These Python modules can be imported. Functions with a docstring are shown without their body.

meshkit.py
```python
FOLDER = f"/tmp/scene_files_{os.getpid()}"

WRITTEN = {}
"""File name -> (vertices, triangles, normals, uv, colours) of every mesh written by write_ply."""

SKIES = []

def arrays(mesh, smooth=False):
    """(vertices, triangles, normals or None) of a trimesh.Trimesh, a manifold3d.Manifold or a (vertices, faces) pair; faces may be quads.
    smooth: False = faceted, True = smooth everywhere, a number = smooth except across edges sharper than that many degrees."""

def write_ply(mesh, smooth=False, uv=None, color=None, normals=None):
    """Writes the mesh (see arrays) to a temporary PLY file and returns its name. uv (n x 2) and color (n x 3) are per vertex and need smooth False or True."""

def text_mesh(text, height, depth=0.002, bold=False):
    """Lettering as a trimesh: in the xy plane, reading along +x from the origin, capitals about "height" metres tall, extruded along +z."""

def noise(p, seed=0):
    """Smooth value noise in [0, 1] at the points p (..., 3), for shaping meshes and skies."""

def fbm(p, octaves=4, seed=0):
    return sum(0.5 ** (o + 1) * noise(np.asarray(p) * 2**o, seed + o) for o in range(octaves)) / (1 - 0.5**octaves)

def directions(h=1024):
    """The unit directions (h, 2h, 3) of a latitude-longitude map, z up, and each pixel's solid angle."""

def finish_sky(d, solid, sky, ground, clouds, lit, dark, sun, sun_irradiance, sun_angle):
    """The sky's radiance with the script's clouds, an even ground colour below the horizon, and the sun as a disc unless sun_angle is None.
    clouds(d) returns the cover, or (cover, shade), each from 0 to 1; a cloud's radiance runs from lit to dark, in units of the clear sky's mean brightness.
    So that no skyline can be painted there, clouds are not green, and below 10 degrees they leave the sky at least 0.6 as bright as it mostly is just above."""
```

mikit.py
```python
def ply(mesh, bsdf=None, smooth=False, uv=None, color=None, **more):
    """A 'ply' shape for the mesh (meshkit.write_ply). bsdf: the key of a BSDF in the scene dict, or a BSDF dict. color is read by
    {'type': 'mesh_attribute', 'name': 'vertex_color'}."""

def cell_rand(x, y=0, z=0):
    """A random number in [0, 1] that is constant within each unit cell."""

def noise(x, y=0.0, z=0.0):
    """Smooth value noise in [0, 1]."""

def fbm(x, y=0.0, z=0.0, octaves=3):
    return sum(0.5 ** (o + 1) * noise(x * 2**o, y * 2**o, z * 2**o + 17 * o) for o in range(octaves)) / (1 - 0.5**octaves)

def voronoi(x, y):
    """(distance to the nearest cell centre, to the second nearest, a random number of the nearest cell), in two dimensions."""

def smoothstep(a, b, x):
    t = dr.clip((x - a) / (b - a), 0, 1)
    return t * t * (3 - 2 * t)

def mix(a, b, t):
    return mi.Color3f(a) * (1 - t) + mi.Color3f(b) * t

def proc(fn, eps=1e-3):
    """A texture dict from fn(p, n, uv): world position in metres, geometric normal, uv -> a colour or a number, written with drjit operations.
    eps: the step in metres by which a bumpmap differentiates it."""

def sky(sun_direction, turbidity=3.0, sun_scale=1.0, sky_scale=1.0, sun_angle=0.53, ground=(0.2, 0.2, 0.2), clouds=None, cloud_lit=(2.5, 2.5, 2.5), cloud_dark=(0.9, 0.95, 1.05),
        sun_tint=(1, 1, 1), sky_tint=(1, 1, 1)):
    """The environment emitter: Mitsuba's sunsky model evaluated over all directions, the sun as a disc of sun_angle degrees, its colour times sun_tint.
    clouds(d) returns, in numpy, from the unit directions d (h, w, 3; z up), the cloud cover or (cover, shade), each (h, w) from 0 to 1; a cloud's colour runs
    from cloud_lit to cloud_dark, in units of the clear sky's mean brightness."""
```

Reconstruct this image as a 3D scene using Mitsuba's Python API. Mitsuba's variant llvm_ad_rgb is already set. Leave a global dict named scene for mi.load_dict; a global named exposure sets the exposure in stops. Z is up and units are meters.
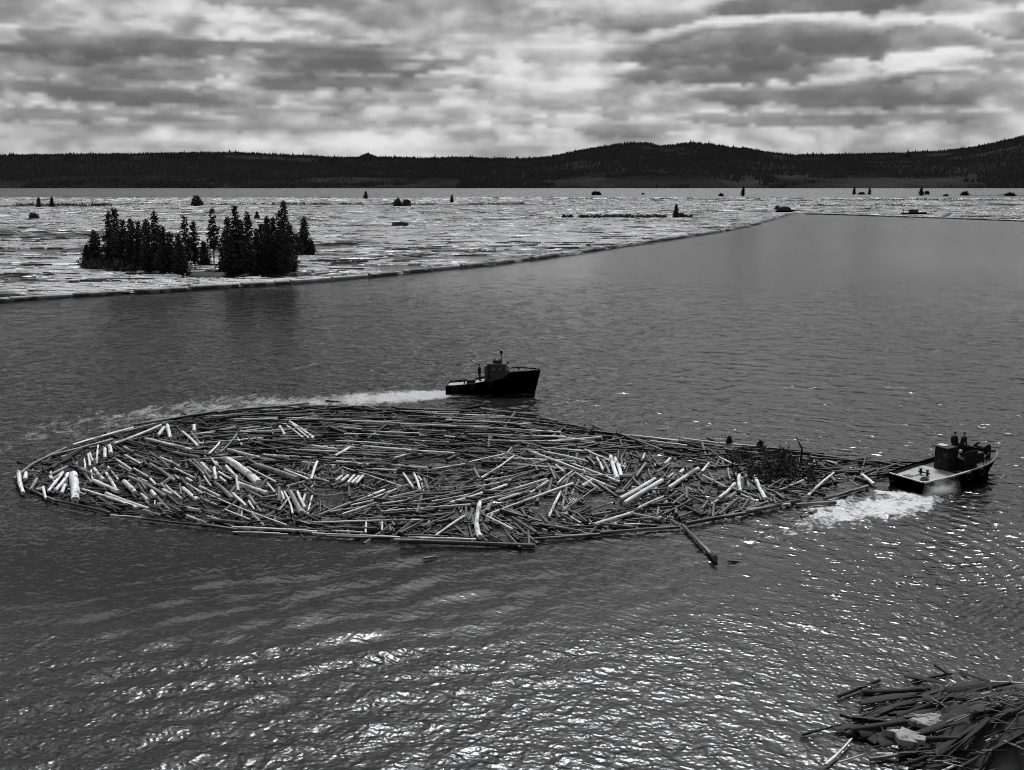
import math, random
import numpy as np, trimesh, manifold3d as m3
import mitsuba as mi, drjit as dr
import mikit, meshkit
from mikit import proc, noise, fbm, smoothstep

T = mi.ScalarTransform4f
rng = np.random.default_rng(7)
random.seed(7)
scene, labels = {}, {}

# ------------------------------------------------------------------ camera, sky, exposure
CAM_H, F, CX, CY, HORIZON = 22.0, 1098.0, 512.0, 385.0, 181.0
PITCH = math.atan((CY - HORIZON) / F)
FWD = np.array([0, math.cos(PITCH), -math.sin(PITCH)])
UPV = np.array([0, math.sin(PITCH), math.cos(PITCH)])
EYE = np.array([0, 0, CAM_H])
scene['camera'] = {'type': 'perspective', 'fov': math.degrees(2 * math.atan(512 / F)), 'fov_axis': 'x',
                   'near_clip': 0.5, 'far_clip': 20000.0,
                   'to_world': T().look_at(origin=EYE.tolist(), target=(EYE + FWD).tolist(), up=[0, 0, 1])}
SUN_EL, SUN_AZ = math.radians(55), math.radians(7.0)
SUN = np.array([math.sin(SUN_AZ) * math.cos(SUN_EL), math.cos(SUN_AZ) * math.cos(SUN_EL), math.sin(SUN_EL)])

# cloud banks: (azimuth, elevation, half width, half height, darkening), degrees, azimuth 0 = straight out over the lake
BANKS = [
    (-19, 9.4, 13, 1.0, 1.2), (-11, 8.5, 4, .4, .6), (-16, 7.2, 15, 2.4, .32), (-19, 5.0, 13, 1.5, .4), (-7, 4.6, 8, 1.0, .35), (17, 4.6, 11, 1.8, .25), (-13, 6.2, 8, .5, .5), (-22, 6.3, 7, .5, .45), (-10, 6.6, 5.5, .42, .5), (-7.5, 5.75, 5.5, .45, .75), (-14, 5.2, 6, .35, .6),
    (-7.0, 4.75, 6, .42, .6), (-20, 4.25, 6, .36, .6), (-21, 3.15, 6, .3, .6), (-8, 3.75, 4, .25, .4), (-12.5, 2.7, 7, .2, .25), (-3, 2.9, 5, .25, .3),
    (13.2, 6.35, 8.6, .95, 1.25), (10.5, 5.35, 5.2, .55, .8), (7, 7.3, 3.5, .5, .35), (15.2, 8.4, 5.2, .62, 1.15), (23.5, 7.0, 2.0, .5, .95), (23.6, 8.4, 1.6, .7, .5),
    (17.5, 4.25, 7.5, .55, .85), (22, 5.0, 4.5, .4, .5), (15.5, 3.1, 7.5, .32, .6), (4.5, 2.7, 4.5, .3, .4), (2.5, 3.75, 3, .3, .35), (7, 3.4, 3, .2, .3),
    (-24.3, 6.6, 1.2, .6, -.7), (-13.2, 7.2, 3.0, .5, -.55), (-8.2, 7.3, 3.2, .55, -.5), (-5.5, 6.2, 1.6, .6, -.6), (0, 7.4, 5, 1.0, -.35),
    (-1.5, 4.6, 6, .4, -.25), (-2, 6.2, 4, .35, .25), (1, 3.3, 5, .25, .35), (6, 8.0, 4, .4, .4), (2, 5.0, 3.5, .7, -.35), (-16, 4.0, 5, .25, -.3), (19.2, 7.35, 4, .3, -.5), (23.5, 4.2, 3, .3, -.3),
    (-10, 1.9, 12, .35, -.2), (9, 1.9, 11, .3, -.25), (22, 2.2, 6, .35, -.25), (20, 5.75, 4, .25, -.4), (5, 8.6, 4, .5, -.3),
]


def clouds(d):
    az = np.degrees(np.arctan2(d[..., 0], d[..., 1]))
    el = np.degrees(np.arcsin(np.clip(d[..., 2], -1, 1)))
    z = np.maximum(d[..., 2], 0.015) + 0.05
    plane = np.stack([d[..., 0] / z, d[..., 1] / z, np.zeros_like(z)], -1)      # the cloud deck seen as a plane

    def smooth01(t):
        t = np.clip(t, 0, 1)
        return t * t * (3 - 2 * t)

    def n2(fa, fe, o, oct_=4):
        return meshkit.fbm(np.stack([az * fa + o, el * fe + o, 0 * az], -1), oct_, seed=int(o) + 3)
    warp, warp2 = n2(.16, .55, 0, 4) - .5, n2(.2, .7, 40, 4) - .5
    billow = np.abs(2 * n2(.30, .62, 11, 2) - 1) * .55 + np.abs(2 * n2(.75, 1.4, 17, 3) - 1) * .45      # puffs with creases between
    wisp = n2(.15, .62, 23, 5) - .5
    fine = n2(.7, 1.7, 31, 4) - .5
    deck = meshkit.fbm(plane * 1.3 + 9, 5, seed=5)
    ang = np.degrees(np.arccos(np.clip(d @ SUN, -1, 1)))
    far = np.clip(.845 + 1.3 * (deck - .5), 0, .94)                               # the broken overcast everywhere
    far = 2.35 - 2.25 * far + 6.2 * np.exp(-(ang / 31) ** 2) * np.clip(1.0 - 1.6 * (deck - .45), .25, 1.3)      # thin bright cloud about the veiled sun
    bank = 1.25 - np.hypot((az + 16 + 24 * (deck - .5)) / 25, (el - 17.5 + 12 * (deck - .5)) / 9.0)     # the dark bank in the upper left goes on upwards
    far = far + (.30 - far) * .93 * np.clip(bank / .45, 0, 1)
    here = .42 + .45 * warp + .85 * wisp + .45 * fine - .75 * (billow - .3)
    dark, rim = np.zeros_like(az), np.zeros_like(az)
    for a, e, ra, re, w in BANKS:
        u = (az + 3.0 * warp2 + 1.2 * fine - a) / ra
        v = (el + .9 * warp - .75 * (billow - .35) + .25 * fine - e) / re
        v = np.where(v < 0, v * 1.35, v * .8)                                     # flat bases, billowing tops
        q = 1.12 - np.sqrt(u * u + v * v)
        body = smooth01(q / .26) * (.72 + .28 * np.clip(-v + .2, -1, 1))
        dark = dark + w * .60 * body * (1 + .5 * fine)
        if w > .4:
            rim = np.maximum(rim, min(w, 1) * np.exp(-((q + .10) / .15) ** 2) * np.clip(v * 1.6 + .2, 0, 1))
    here = here + np.clip(dark, -.4, .72) - .38 * rim
    low = np.clip((2.4 - el) / 2.0, 0, 1)
    here = here * (1 - .22 * low)
    here = np.where(here > .55, .55 + .315 * np.tanh((here - .55) / .55), here)
    here = np.where(here < .12, .12 - .12 * np.tanh((.12 - here) / .25), here)
    inside = np.clip((11.5 - el) / 3.0, 0, 1) * np.clip((44 - np.abs(az)) / 10, 0, 1)
    here = 2.5 - 2.5 * here
    shade = np.clip((LIT - far * (1 - inside) - here * inside) / (LIT - DARK), 0, 1)
    return np.ones_like(shade), shade


LIT, DARK = 9.0, .10
SUN_TINT = (.81, .983, 1.324)
scene['sky'] = mikit.sky(SUN.tolist(), turbidity=3, sun_scale=.68, sun_angle=16, sun_tint=SUN_TINT, clouds=clouds,
                         cloud_lit=(LIT,) * 3, cloud_dark=(DARK,) * 3, ground=(.1, .1, .1))
exposure = 1.92


# ------------------------------------------------------------------ helpers
def at(px, py, z=0.0):
    d = FWD + np.array([1, 0, 0]) * ((px - CX) / F) + UPV * ((CY - py) / F)
    t = (z - CAM_H) / d[2]
    return EYE + d * t


def mpp(p):
    """metres per pixel at a point"""
    return float(np.dot(np.asarray(p) - EYE, FWD)) / F


_count = {}


def numbered(name):
    n = _count.get(name, -1) + 1
    _count[name] = n
    return name if n == 0 else f'{name}_{n:03d}'


def tag(key, label=None, cat=None, group=None, kind=None):
    d = labels.setdefault(key, {})
    for k, v in (('label', label), ('category', cat), ('group', group), ('kind', kind)):
        if v:
            d[k] = v
    return key


def obj(name, mesh, mat, parent=None, smooth=False, **kw):
    key = numbered(name if parent is None else f'{parent}__{name}')
    scene[key] = mikit.ply(mesh, mat, smooth=smooth, **kw)
    return key


def place(mesh, loc, rotz=0.0):
    m = mesh.copy()
    m.apply_transform(trimesh.transformations.rotation_matrix(rotz, [0, 0, 1]))
    m.apply_translation(loc)
    return m


def cat(ms):
    return trimesh.util.concatenate(ms)


def frame(d):
    d = d / np.linalg.norm(d)
    a = np.cross([0, 0, 1.0], d)
    if np.linalg.norm(a) < 1e-3:
        a = np.array([1.0, 0, 0])
    a /= np.linalg.norm(a)
    return d, a, np.cross(d, a)


def log_mesh(p0, p1, r0, r1, sides=10, rings=7, bend=.0, lump=.06, seed=0):
    """a log: bent, lumpy, tapered cylinder with sawn ends; returns mesh and uv (u round it, v metres along it)"""
    g = np.random.default_rng(seed)
    p0, p1 = np.asarray(p0, float), np.asarray(p1, float)
    L = np.linalg.norm(p1 - p0)
    d, a, b = frame(p1 - p0)
    ph = g.uniform(0, 6.28)
    V, UV = [], []
    for i in range(rings):
        t = i / (rings - 1)
        c = p0 + (p1 - p0) * t + (a * math.cos(ph) + b * math.sin(ph) * .3) * bend * L * math.sin(math.pi * t)
        r = r0 + (r1 - r0) * t
        if i in (0, rings - 1):
            r *= .97
        rr = r * (1 + lump * g.uniform(-1, 1, sides))
        for k in range(sides + 1):
            an = 2 * math.pi * k / sides
            V.append(c + (a * math.cos(an) + b * math.sin(an)) * rr[k % sides])
            UV.append((k / sides, t * L))
    Fc = []
    for i in range(rings - 1):
        for k in range(sides):
            q = i * (sides + 1) + k
            Fc += [(q, q + 1, q + sides + 2), (q, q + sides + 2, q + sides + 1)]
    for i, flip in ((0, True), (rings - 1, False)):                                # sawn ends with vertices of their own
        base = len(V)
        ring = V[i * (sides + 1): i * (sides + 1) + sides]
        V.append(np.mean(ring, 0) + d * (-.02 if flip else .02) * r0)
        UV.append((.5, -5.0))
        for k in range(sides):
            V.append(ring[k])
            UV.append((k / sides, -5.0))
        for k in range(sides):
            x, y = base + 1 + k, base + 1 + (k + 1) % sides
            Fc.append((base, y, x) if flip else (base, x, y))
    return trimesh.Trimesh(np.array(V), np.array(Fc), process=False), np.array(UV)


def box(cx, cy, cz, sx, sy, sz):
    m = trimesh.creation.box((sx, sy, sz))
    m.apply_translation((cx, cy, cz))
    return m


def rbox(cx, cy, cz, sx, sy, sz, r=.04):
    """box with chamfered edges"""
    pts = []
    for x in (-1, 1):
        for y in (-1, 1):
            for z in (-1, 1):
                for k in range(3):
                    o = [sx / 2 - r, sy / 2 - r, sz / 2 - r]
                    o[k] += r
                    pts.append((x * o[0], y * o[1], z * o[2]))
    m = trimesh.convex.convex_hull(np.array(pts))
    m.apply_translation((cx, cy, cz))
    return m


def tube(p0, p1, r, sides=8, r1=None):
    return log_mesh(p0, p1, r, r if r1 is None else r1, sides, 2, 0, 0)[0]


# ------------------------------------------------------------------ materials (all grey: a black and white photograph)
def grey(v):
    return {'type': 'rgb', 'value': [float(v)] * 3}


def wood(base, var, grain, rough=.55, bark=False):
    def colour(p, n, uv):
        u, v = uv.x, uv.y
        streak = noise(u * 14 + 3.1 * noise(v * .4, p.x * .2), v * .35, p.z * .1)
        fine = noise(u * 40, v * 1.3, 3.0)
        blot = fbm(p.x * .9, p.y * .9, p.z * .9, 3)
        c = base + var * (blot - .5) * 2 + grain * (streak - .5) + .5 * grain * (fine - .5)
        knot = noise(u * 7 + 50, v * 2.2, p.x * .05)
        c = c * (1 - .55 * smoothstep(.80, .88, knot))
        if bark:                                                                    # patches where bark is left on or rubbed off
            rub = smoothstep(.52, .62, fbm(u * 3, v * .5, p.x * .15 + p.y * .1, 3))
            c = dr.lerp(c, mi.Float(.20) + .1 * (streak - .5), rub)
        elif base > .15:                                                            # scraps of dark bark still clinging
            scrap = smoothstep(.60, .68, fbm(u * 3.5 + p.x * .3, v * .7, p.y * .25, 3))
            c = dr.lerp(c, .07 + .08 * fine, .85 * scrap)
        end = v < -2                                                                # sawn end: paler, ringed
        c = dr.select(end, base * .9 + .12 + .06 * (noise(p.x * 9, p.y * 9, p.z * 9) - .5), c)
        return mi.Color3f(dr.clip(c, .015, .85))
    return {'type': 'principled', 'base_color': proc(colour), 'roughness': rough, 'specular': .45}


scene['wood_pale'] = wood(.60, .24, .24, .5)
scene['wood_mid'] = wood(.19, .12, .14, .5)
scene['wood_dark'] = wood(.045, .02, .035, .6, True)
scene['wood_wet'] = wood(.018, .008, .014, .85)
scene['jam_wood'] = {'type': 'principled', 'base_color': {'type': 'mesh_attribute', 'name': 'vertex_color'}, 'roughness': .42, 'specular': .8}
scene['wood_vertex'] = {'type': 'principled', 'base_color': {'type': 'mesh_attribute', 'name': 'vertex_color'}, 'roughness': .55, 'specular': .4}


def plain(v, rough=.6, spec=.4, metal=0.0):
    def colour(p, n, uv):
        return mi.Color3f(dr.clip(v * (.75 + .5 * fbm(p.x * 1.7, p.y * 1.7, p.z * 1.7, 4)), .004, .9))
    return {'type': 'principled', 'base_color': proc(colour), 'roughness': rough, 'specular': spec, 'metallic': metal}


def hull_colour(p, n, uv):
    run = fbm(p.x * 3, p.y * 3, p.z * .5, 3)
    c = .034 + .05 * smoothstep(.56, .72, run) + .02 * (fbm(p.x * 1.3, p.y * 1.3, p.z * 1.3, 3) - .5)
    c = c + .05 * smoothstep(.22, .10, dr.abs(p.z - .08)) * noise(p.x * 4, p.y * 4, 2)       # scum along the waterline
    return mi.Color3f(dr.clip(c, .006, .3))


scene['hull_paint'] = {'type': 'principled', 'base_color': proc(hull_colour), 'roughness': .6, 'specular': .35}
scene['deck_steel'] = plain(.30, .65, .3)
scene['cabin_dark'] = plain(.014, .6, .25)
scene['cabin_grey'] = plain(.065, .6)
scene['rail_pale'] = plain(.45, .4, .5)
scene['window_glass'] = {'type': 'principled', 'base_color': grey(.02), 'roughness': .08, 'specular': .6}
scene['cloth_dark'] = plain(.03, .9, .1)
scene['cloth_mid'] = plain(.10, .9, .1)
scene['cloth_pale'] = plain(.45, .9, .1)
scene['skin'] = plain(.30, .6, .3)
scene['hair'] = plain(.03, .7, .2)
scene['rope'] = plain(.10, .9, .1)
scene['needles'] = {'type': 'twosided', 'bsdf': plain(.032, .8, .15)}
scene['scrub_leaf'] = {'type': 'twosided', 'bsdf': plain(.045, .85, .1)}
scene['far_needles'] = {'type': 'twosided', 'bsdf': {'type': 'diffuse', 'reflectance': grey(.085)}}
scene['tree_bark'] = plain(.06, .9, .1)
scene['foam_mat'] = {'type': 'diffuse', 'reflectance': grey(.75)}


def hill_colour(p, n, uv):
    a = fbm(p.x * .004, p.y * .003, 0, 4)
    b = fbm(p.x * .03, p.y * .03, 5, 3)
    flat = smoothstep(34.0, 16.0, p.z) * smoothstep(.3, .5, fbm(p.x * .002, p.y * .004, 9, 3))
    return mi.Color3f(dr.clip(.007 * flat + (.013 + .016 * smoothstep(.5, .72, a) + .010 * (b - .5)), .002, 1))


scene['hill_ground'] = {'type': 'diffuse', 'reflectance': proc(hill_colour)}


def earth_colour(p, n, uv):
    return mi.Color3f(.03 + .07 * fbm(p.x * .8, p.y * .8, p.z, 4) * fbm(p.x * .11, p.y * .11, 3, 2))


scene['earth'] = {'type': 'principled', 'base_color': proc(earth_colour), 'roughness': .85, 'specular': .2}

# ------------------------------------------------------------------ water
WIND = math.radians(62)


LEE = at(330, 575)                       # smooth water sheltered by the raft


def calm_np(x, y):
    """1 = fully ruffled, towards 0 = smooth"""
    q = ((x - LEE[0]) / 27.0) ** 2 + ((y - LEE[1]) / 9.0) ** 2
    q = q + .5 * (meshkit.fbm(np.stack([x * .06, y * .06, 0 * x], -1), 3, seed=4) - .5)
    c = 1 - .86 * np.clip(1.35 - q, 0, 1) ** .7
    q2 = (x + 62) ** 2 / 40 ** 2 + (y - 170) ** 2 / 70 ** 2
    return c * (1 - .35 * np.clip(1.3 - q2, 0, 1))


def ripple(p, n, uv):
    x, y = p.x, p.y
    w = .9 * fbm(x * .13, y * .13, 1, 2)
    c, s = math.cos(WIND), math.sin(WIND)
    a, b = x * c + y * s + w, -x * s + y * c + w
    gust = .45 + 1.1 * fbm(x * .017, y * .011, 7, 3)
    q = dr.square((x - float(LEE[0])) / 27.0) + dr.square((y - float(LEE[1])) / 9.0) + .5 * (fbm(x * .06, y * .06, 2, 2) - .5)
    calm = 1 - .80 * dr.power(dr.clip(1.35 - q, 0, 1), .7)
    big = 1 - dr.abs(2 * noise(a * .36, b * .42, 2.0) - 1)                                             # about 3 m
    mid = 1 - dr.abs(2 * noise(a * .85, b * .6, 4.0) - 1)                                            # about 1.2 m
    sml = 1 - dr.abs(2 * noise(a * 2.1, b * 1.5, 6.0) - 1)
    tiny = noise(a * 6.5, b * 5.5, 8.0)
    grain = noise(a * 12, b * 10, 3.0)
    near = 1 - smoothstep(48.0, 84.0, y)
    far = smoothstep(120.0, 300.0, y)                                              # beyond the waves that are modelled
    out = smoothstep(75.0, 130.0, y)
    lee = (.5 - .5 * calm) * gust * (.022 * sml + .012 * tiny + .004 * grain)       # fine cat's-paws where it is sheltered
    return lee + calm * gust * (1 - .78 * far) * ((1 - .35 * out) * ((.075 - .03 * near) * mid + .042 * sml + (.012 + .022 * near) * tiny + .009 * near * grain) + .15 * big * out)


def unresolved(p, n, uv):
    """roughness of the water: ripples too fine to model matter more out on the open lake, where the wind gets at it"""
    streak = fbm(p.x * .010, p.y * .0022, 3, 3) - .5
    return mi.Float(.27 - .11 * smoothstep(47.0, 62.0, p.y) + (.02 + .16 * streak) * smoothstep(150.0, 350.0, p.y) + .3 * smoothstep(900.0, 1500.0, p.y))


def water_bsdf():
    return {'type': 'bumpmap', 'scale': 1.0, 'arbitrary': proc(ripple, .03),
            'bsdf': {'type': 'principled', 'base_color': grey(.008), 'specular': .4, 'roughness': proc(unresolved)}}


scene['water_surface'] = water_bsdf()


def capsules(x, y, pts):
    """density of a trail of (px, py, radius m, strength) points in the world, joined up"""
    out = np.zeros_like(x)
    for (a, b, ra, sa), (c, d, rc, sc) in zip(pts[:-1], pts[1:]):
        p, q = at(a, b)[:2], at(c, d)[:2]
        v = q - p
        t = np.clip(((x - p[0]) * v[0] + (y - p[1]) * v[1]) / (v @ v + 1e-9), 0, 1)
        dist = np.hypot(x - p[0] - t * v[0], y - p[1] - t * v[1])
        r, s = ra + (rc - ra) * t, sa + (sc - sa) * t
        out = np.maximum(out, s * np.clip(1.25 - dist / r, 0, 1))
    return out


WASH = [(884, 493, 1.2, 1.3), (905, 496, 1.6, 1.4), (921, 497, 2.2, 1.25), (897, 503, 3.8, 1.22), (865, 508, 4.6, 1.15), (838, 514, 4.2, .98), (800, 528, 2.2, .72), (770, 538, 2.2, .55),
        (725, 556, 2.4, .46), (690, 570, 2.2, .42), (680, 600, 2.5, .36)]
WASH2 = [(918, 498, 1.4, 1.1), (945, 500, 1.3, .95), (962, 494, .8, .5)]
WASH3 = [(838, 500, 1.6, 1.1), (800, 520, 1.4, .6), (765, 541, 1.0, .5)]
TRAIL = [(451, 393, 1.6, 1.9), (430, 394.5, 3.0, 1.5), (390, 397, 5, 1.05), (330, 402, 6.5, .74), (250, 404, 8, .66), (150, 415, 9, .58), (60, 432, 9, .52), (-40, 450, 9, .4)]
BOW = [(535, 394, .5, .6), (500, 396, .6, .5), (452, 396, .9, .8)]


def foam(x, y):
    """densities of the white wash and of the paler trail, at points of the lake"""
    d1 = np.maximum(np.maximum(capsules(x, y, WASH), capsules(x, y, WASH2)), capsules(x, y, WASH3))
    d2 = np.maximum(capsules(x, y, TRAIL), capsules(x, y, BOW))
    return d1, d2


def foam_bsdf(trails, lo, width, most):
    segs = []
    for pts in trails:
        for (a, b, ra, sa), (c, d, rc, sc) in zip(pts[:-1], pts[1:]):
            p, q = at(a, b)[:2], at(c, d)[:2]
            v = q - p
            segs.append([float(k) for k in (p[0], p[1], v[0], v[1], v @ v + 1e-9, ra, rc - ra, sa, sc - sa)])

    def weight(p, n, uv):
        x, y = p.x, p.y
        dens = mi.Float(0)
        for px, py, vx, vy, vv, ra, dra, sa, dsa in segs:
            t = dr.clip(((x - px) * vx + (y - py) * vy) / vv, 0, 1)
            dist = dr.sqrt(dr.square(x - px - t * vx) + dr.square(y - py - t * vy))
            dens = dr.maximum(dens, (sa + dsa * t) * dr.clip(1.25 - dist / (ra + dra * t), 0, 1))
        n1 = fbm(x * .7, y * .45, 1, 3)
        n2 = fbm(x * 2.3 + 2 * n1, y * 1.5, 4, 3)
        n3 = noise(x * 7, y * 5, 9)
        t = .44 * n1 + .46 * n2 + .26 * n3 - .06
        return most * dr.clip((dens - lo * t) / width, 0, 1)
    return {'type': 'blendbsdf', 'weight': proc(weight), 'a': water_bsdf(), 'b': {'type': 'diffuse', 'reflectance': grey(.60)}}


scene['foam_white'] = foam_bsdf([WASH, WASH2, WASH3], 1.5, .42, .97)
scene['foam_trail'] = foam_bsdf([TRAIL, BOW], 1.0, .45, .66)


def wave_height(x, y, d1):
    g = np.random.default_rng(5)
    h = np.zeros_like(x)
    gust = .5 + 1.0 * meshkit.fbm(np.stack([x * .03, y * .02, 0 * x], -1), 3, seed=6)
    calm = calm_np(x, y)
    wx = x + 1.2 * (meshkit.fbm(np.stack([x * .1, y * .1, 0 * x], -1), 2, seed=9) - .5)
    wy = y + 1.2 * (meshkit.fbm(np.stack([x * .1, y * .1, 0 * x + 5], -1), 2, seed=9) - .5)
    for i in range(46):
        lam = math.exp(g.uniform(math.log(.7), math.log(4.2)))
        an = WIND + g.normal(0, .75)
        k = 2 * math.pi / lam
        h += .0021 * lam ** .9 * np.sin(k * (wx * math.cos(an) + wy * math.sin(an)) + g.uniform(0, 6.28))
    h *= gust * calm * (1 - .45 * np.clip((x + 8) / 10, 0, 1) * np.clip((66 - y) / 12, 0, 1))
    sw = np.zeros_like(x)                                                          # a low swell on the left foreground, crests running away to the right
    for i in range(14):
        lam = g.uniform(1.2, 3.8)
        an = math.radians(124) + g.normal(0, .30)
        sw += .0066 * lam ** .7 * np.sin(2 * math.pi / lam * (wx * math.cos(an) + wy * math.sin(an)) + g.uniform(0, 6.28))
    c = at(150, 690)
    left = np.exp(-((x - c[0]) / 17) ** 2 - ((y - c[1]) / 15) ** 2)
    c = at(470, 590)
    left = left + .55 * np.exp(-((x - c[0]) / 11) ** 2 - ((y - c[1]) / 8) ** 2)
    h += sw * np.clip(left, 0, 1) * 1.0
    c = at(790, 565)                                                               # rings thrown off by the turning boat
    dx, dy = x - c[0], y - c[1]
    r, th = np.hypot(dx, dy), np.arctan2(dy, dx)
    wob = 1.3 * (meshkit.fbm(np.stack([x * .16, y * .16, 0 * x], -1), 2, seed=14) - .5)
    amp = .062 * np.exp(-((r - 14) / 6.5) ** 2) * np.clip(1.25 - np.abs(th + .25) / 1.15, 0, 1)
    h += amp * np.sin(2 * math.pi / 1.0 * (r + wob))
    churn = meshkit.fbm(np.stack([x * 1.1, y * 1.1, 0 * x], -1), 3, seed=16) - .5
    h += .35 * np.clip(d1, 0, 1) * churn
    return h


def build_water():
    ys = [26.0]
    while ys[-1] < 335:
        y = ys[-1]
        ys.append(y + (.12 + .0011 * max(0, y - 30) if y < 135 else .24 + .012 * (y - 135)))
    ys = np.array(ys)
    us = np.linspace(-.60, .60, 760)
    U, Y = np.meshgrid(us, ys)
    X = U * Y
    d1, d2 = foam(X, Y)
    w1, w2 = np.where(d1 > .12, d1, 0), np.where(d2 > .12, d2, 0)
    H = wave_height(X, Y, d1)
    fade = np.clip((300 - Y) / 120, 0, 1) * np.clip((.60 - np.abs(U)) / .03, 0, 1) * np.clip((Y - 26) / 2, 0, 1)
    H *= fade
    edge = (np.abs(U) > .59) | (Y > 330)
    w1[edge] = 0
    w2[edge] = 0
    V = np.stack([X, Y, H], -1).reshape(-1, 3)
    n = len(us)
    i, j = np.meshgrid(np.arange(len(ys) - 1), np.arange(n - 1), indexing='ij')
    q = np.stack([i * n + j, i * n + j + 1, (i + 1) * n + j + 1, (i + 1) * n + j], -1).reshape(-1, 4)
    tri = np.vstack([q[:, [0, 1, 2]], q[:, [0, 2, 3]]])
    which1 = (w1.reshape(-1)[tri].max(1) > 0)
    which2 = ~which1 & (w2.reshape(-1)[tri].max(1) > 0)

    def part(mask):
        ids, inv = np.unique(tri[mask], return_inverse=True)
        return (V[ids], inv.reshape(-1, 3)), ids

    # the rest of the lake, flat, in sheets that butt against the near water
    y0, y1 = ys[0], ys[-1]
    BIG = 9000.0
    near = part(~which1 & ~which2)[0]
    x0, x1 = .6 * y0, .6 * y1
    fv = np.array([[-BIG, -400, 0], [BIG, -400, 0], [BIG, y0, 0], [x0, y0, 0], [-x0, y0, 0], [-BIG, y0, 0],
                   [BIG, y1, 0], [x1, y1, 0], [-x1, y1, 0], [-BIG, y1, 0], [BIG, 9000, 0], [-BIG, 9000, 0]], float)
    ff = np.array([[0, 1, 2], [0, 2, 5], [3, 2, 6], [3, 6, 7], [5, 4, 8], [5, 8, 9], [9, 6, 10], [9, 10, 11]])
    v = np.vstack([near[0], fv])
    f = np.vstack([near[1], ff + len(near[0])])
    obj('water', (v, f), 'water_surface', smooth=True)
    tag('water', 'dark rippled lake water around the log raft and boats', kind='structure')
    for mask, text, mat in ((which1, 'white churned foam behind the stern of the towing boat', 'foam_white'), (which2, 'pale broken wake trailing behind the far boat', 'foam_trail')):
        (vv, fc), ids = part(mask)
        k = obj('wake_foam', (vv, fc), mat, smooth=True)
        tag(k, text, kind='stuff')


build_water()

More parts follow.
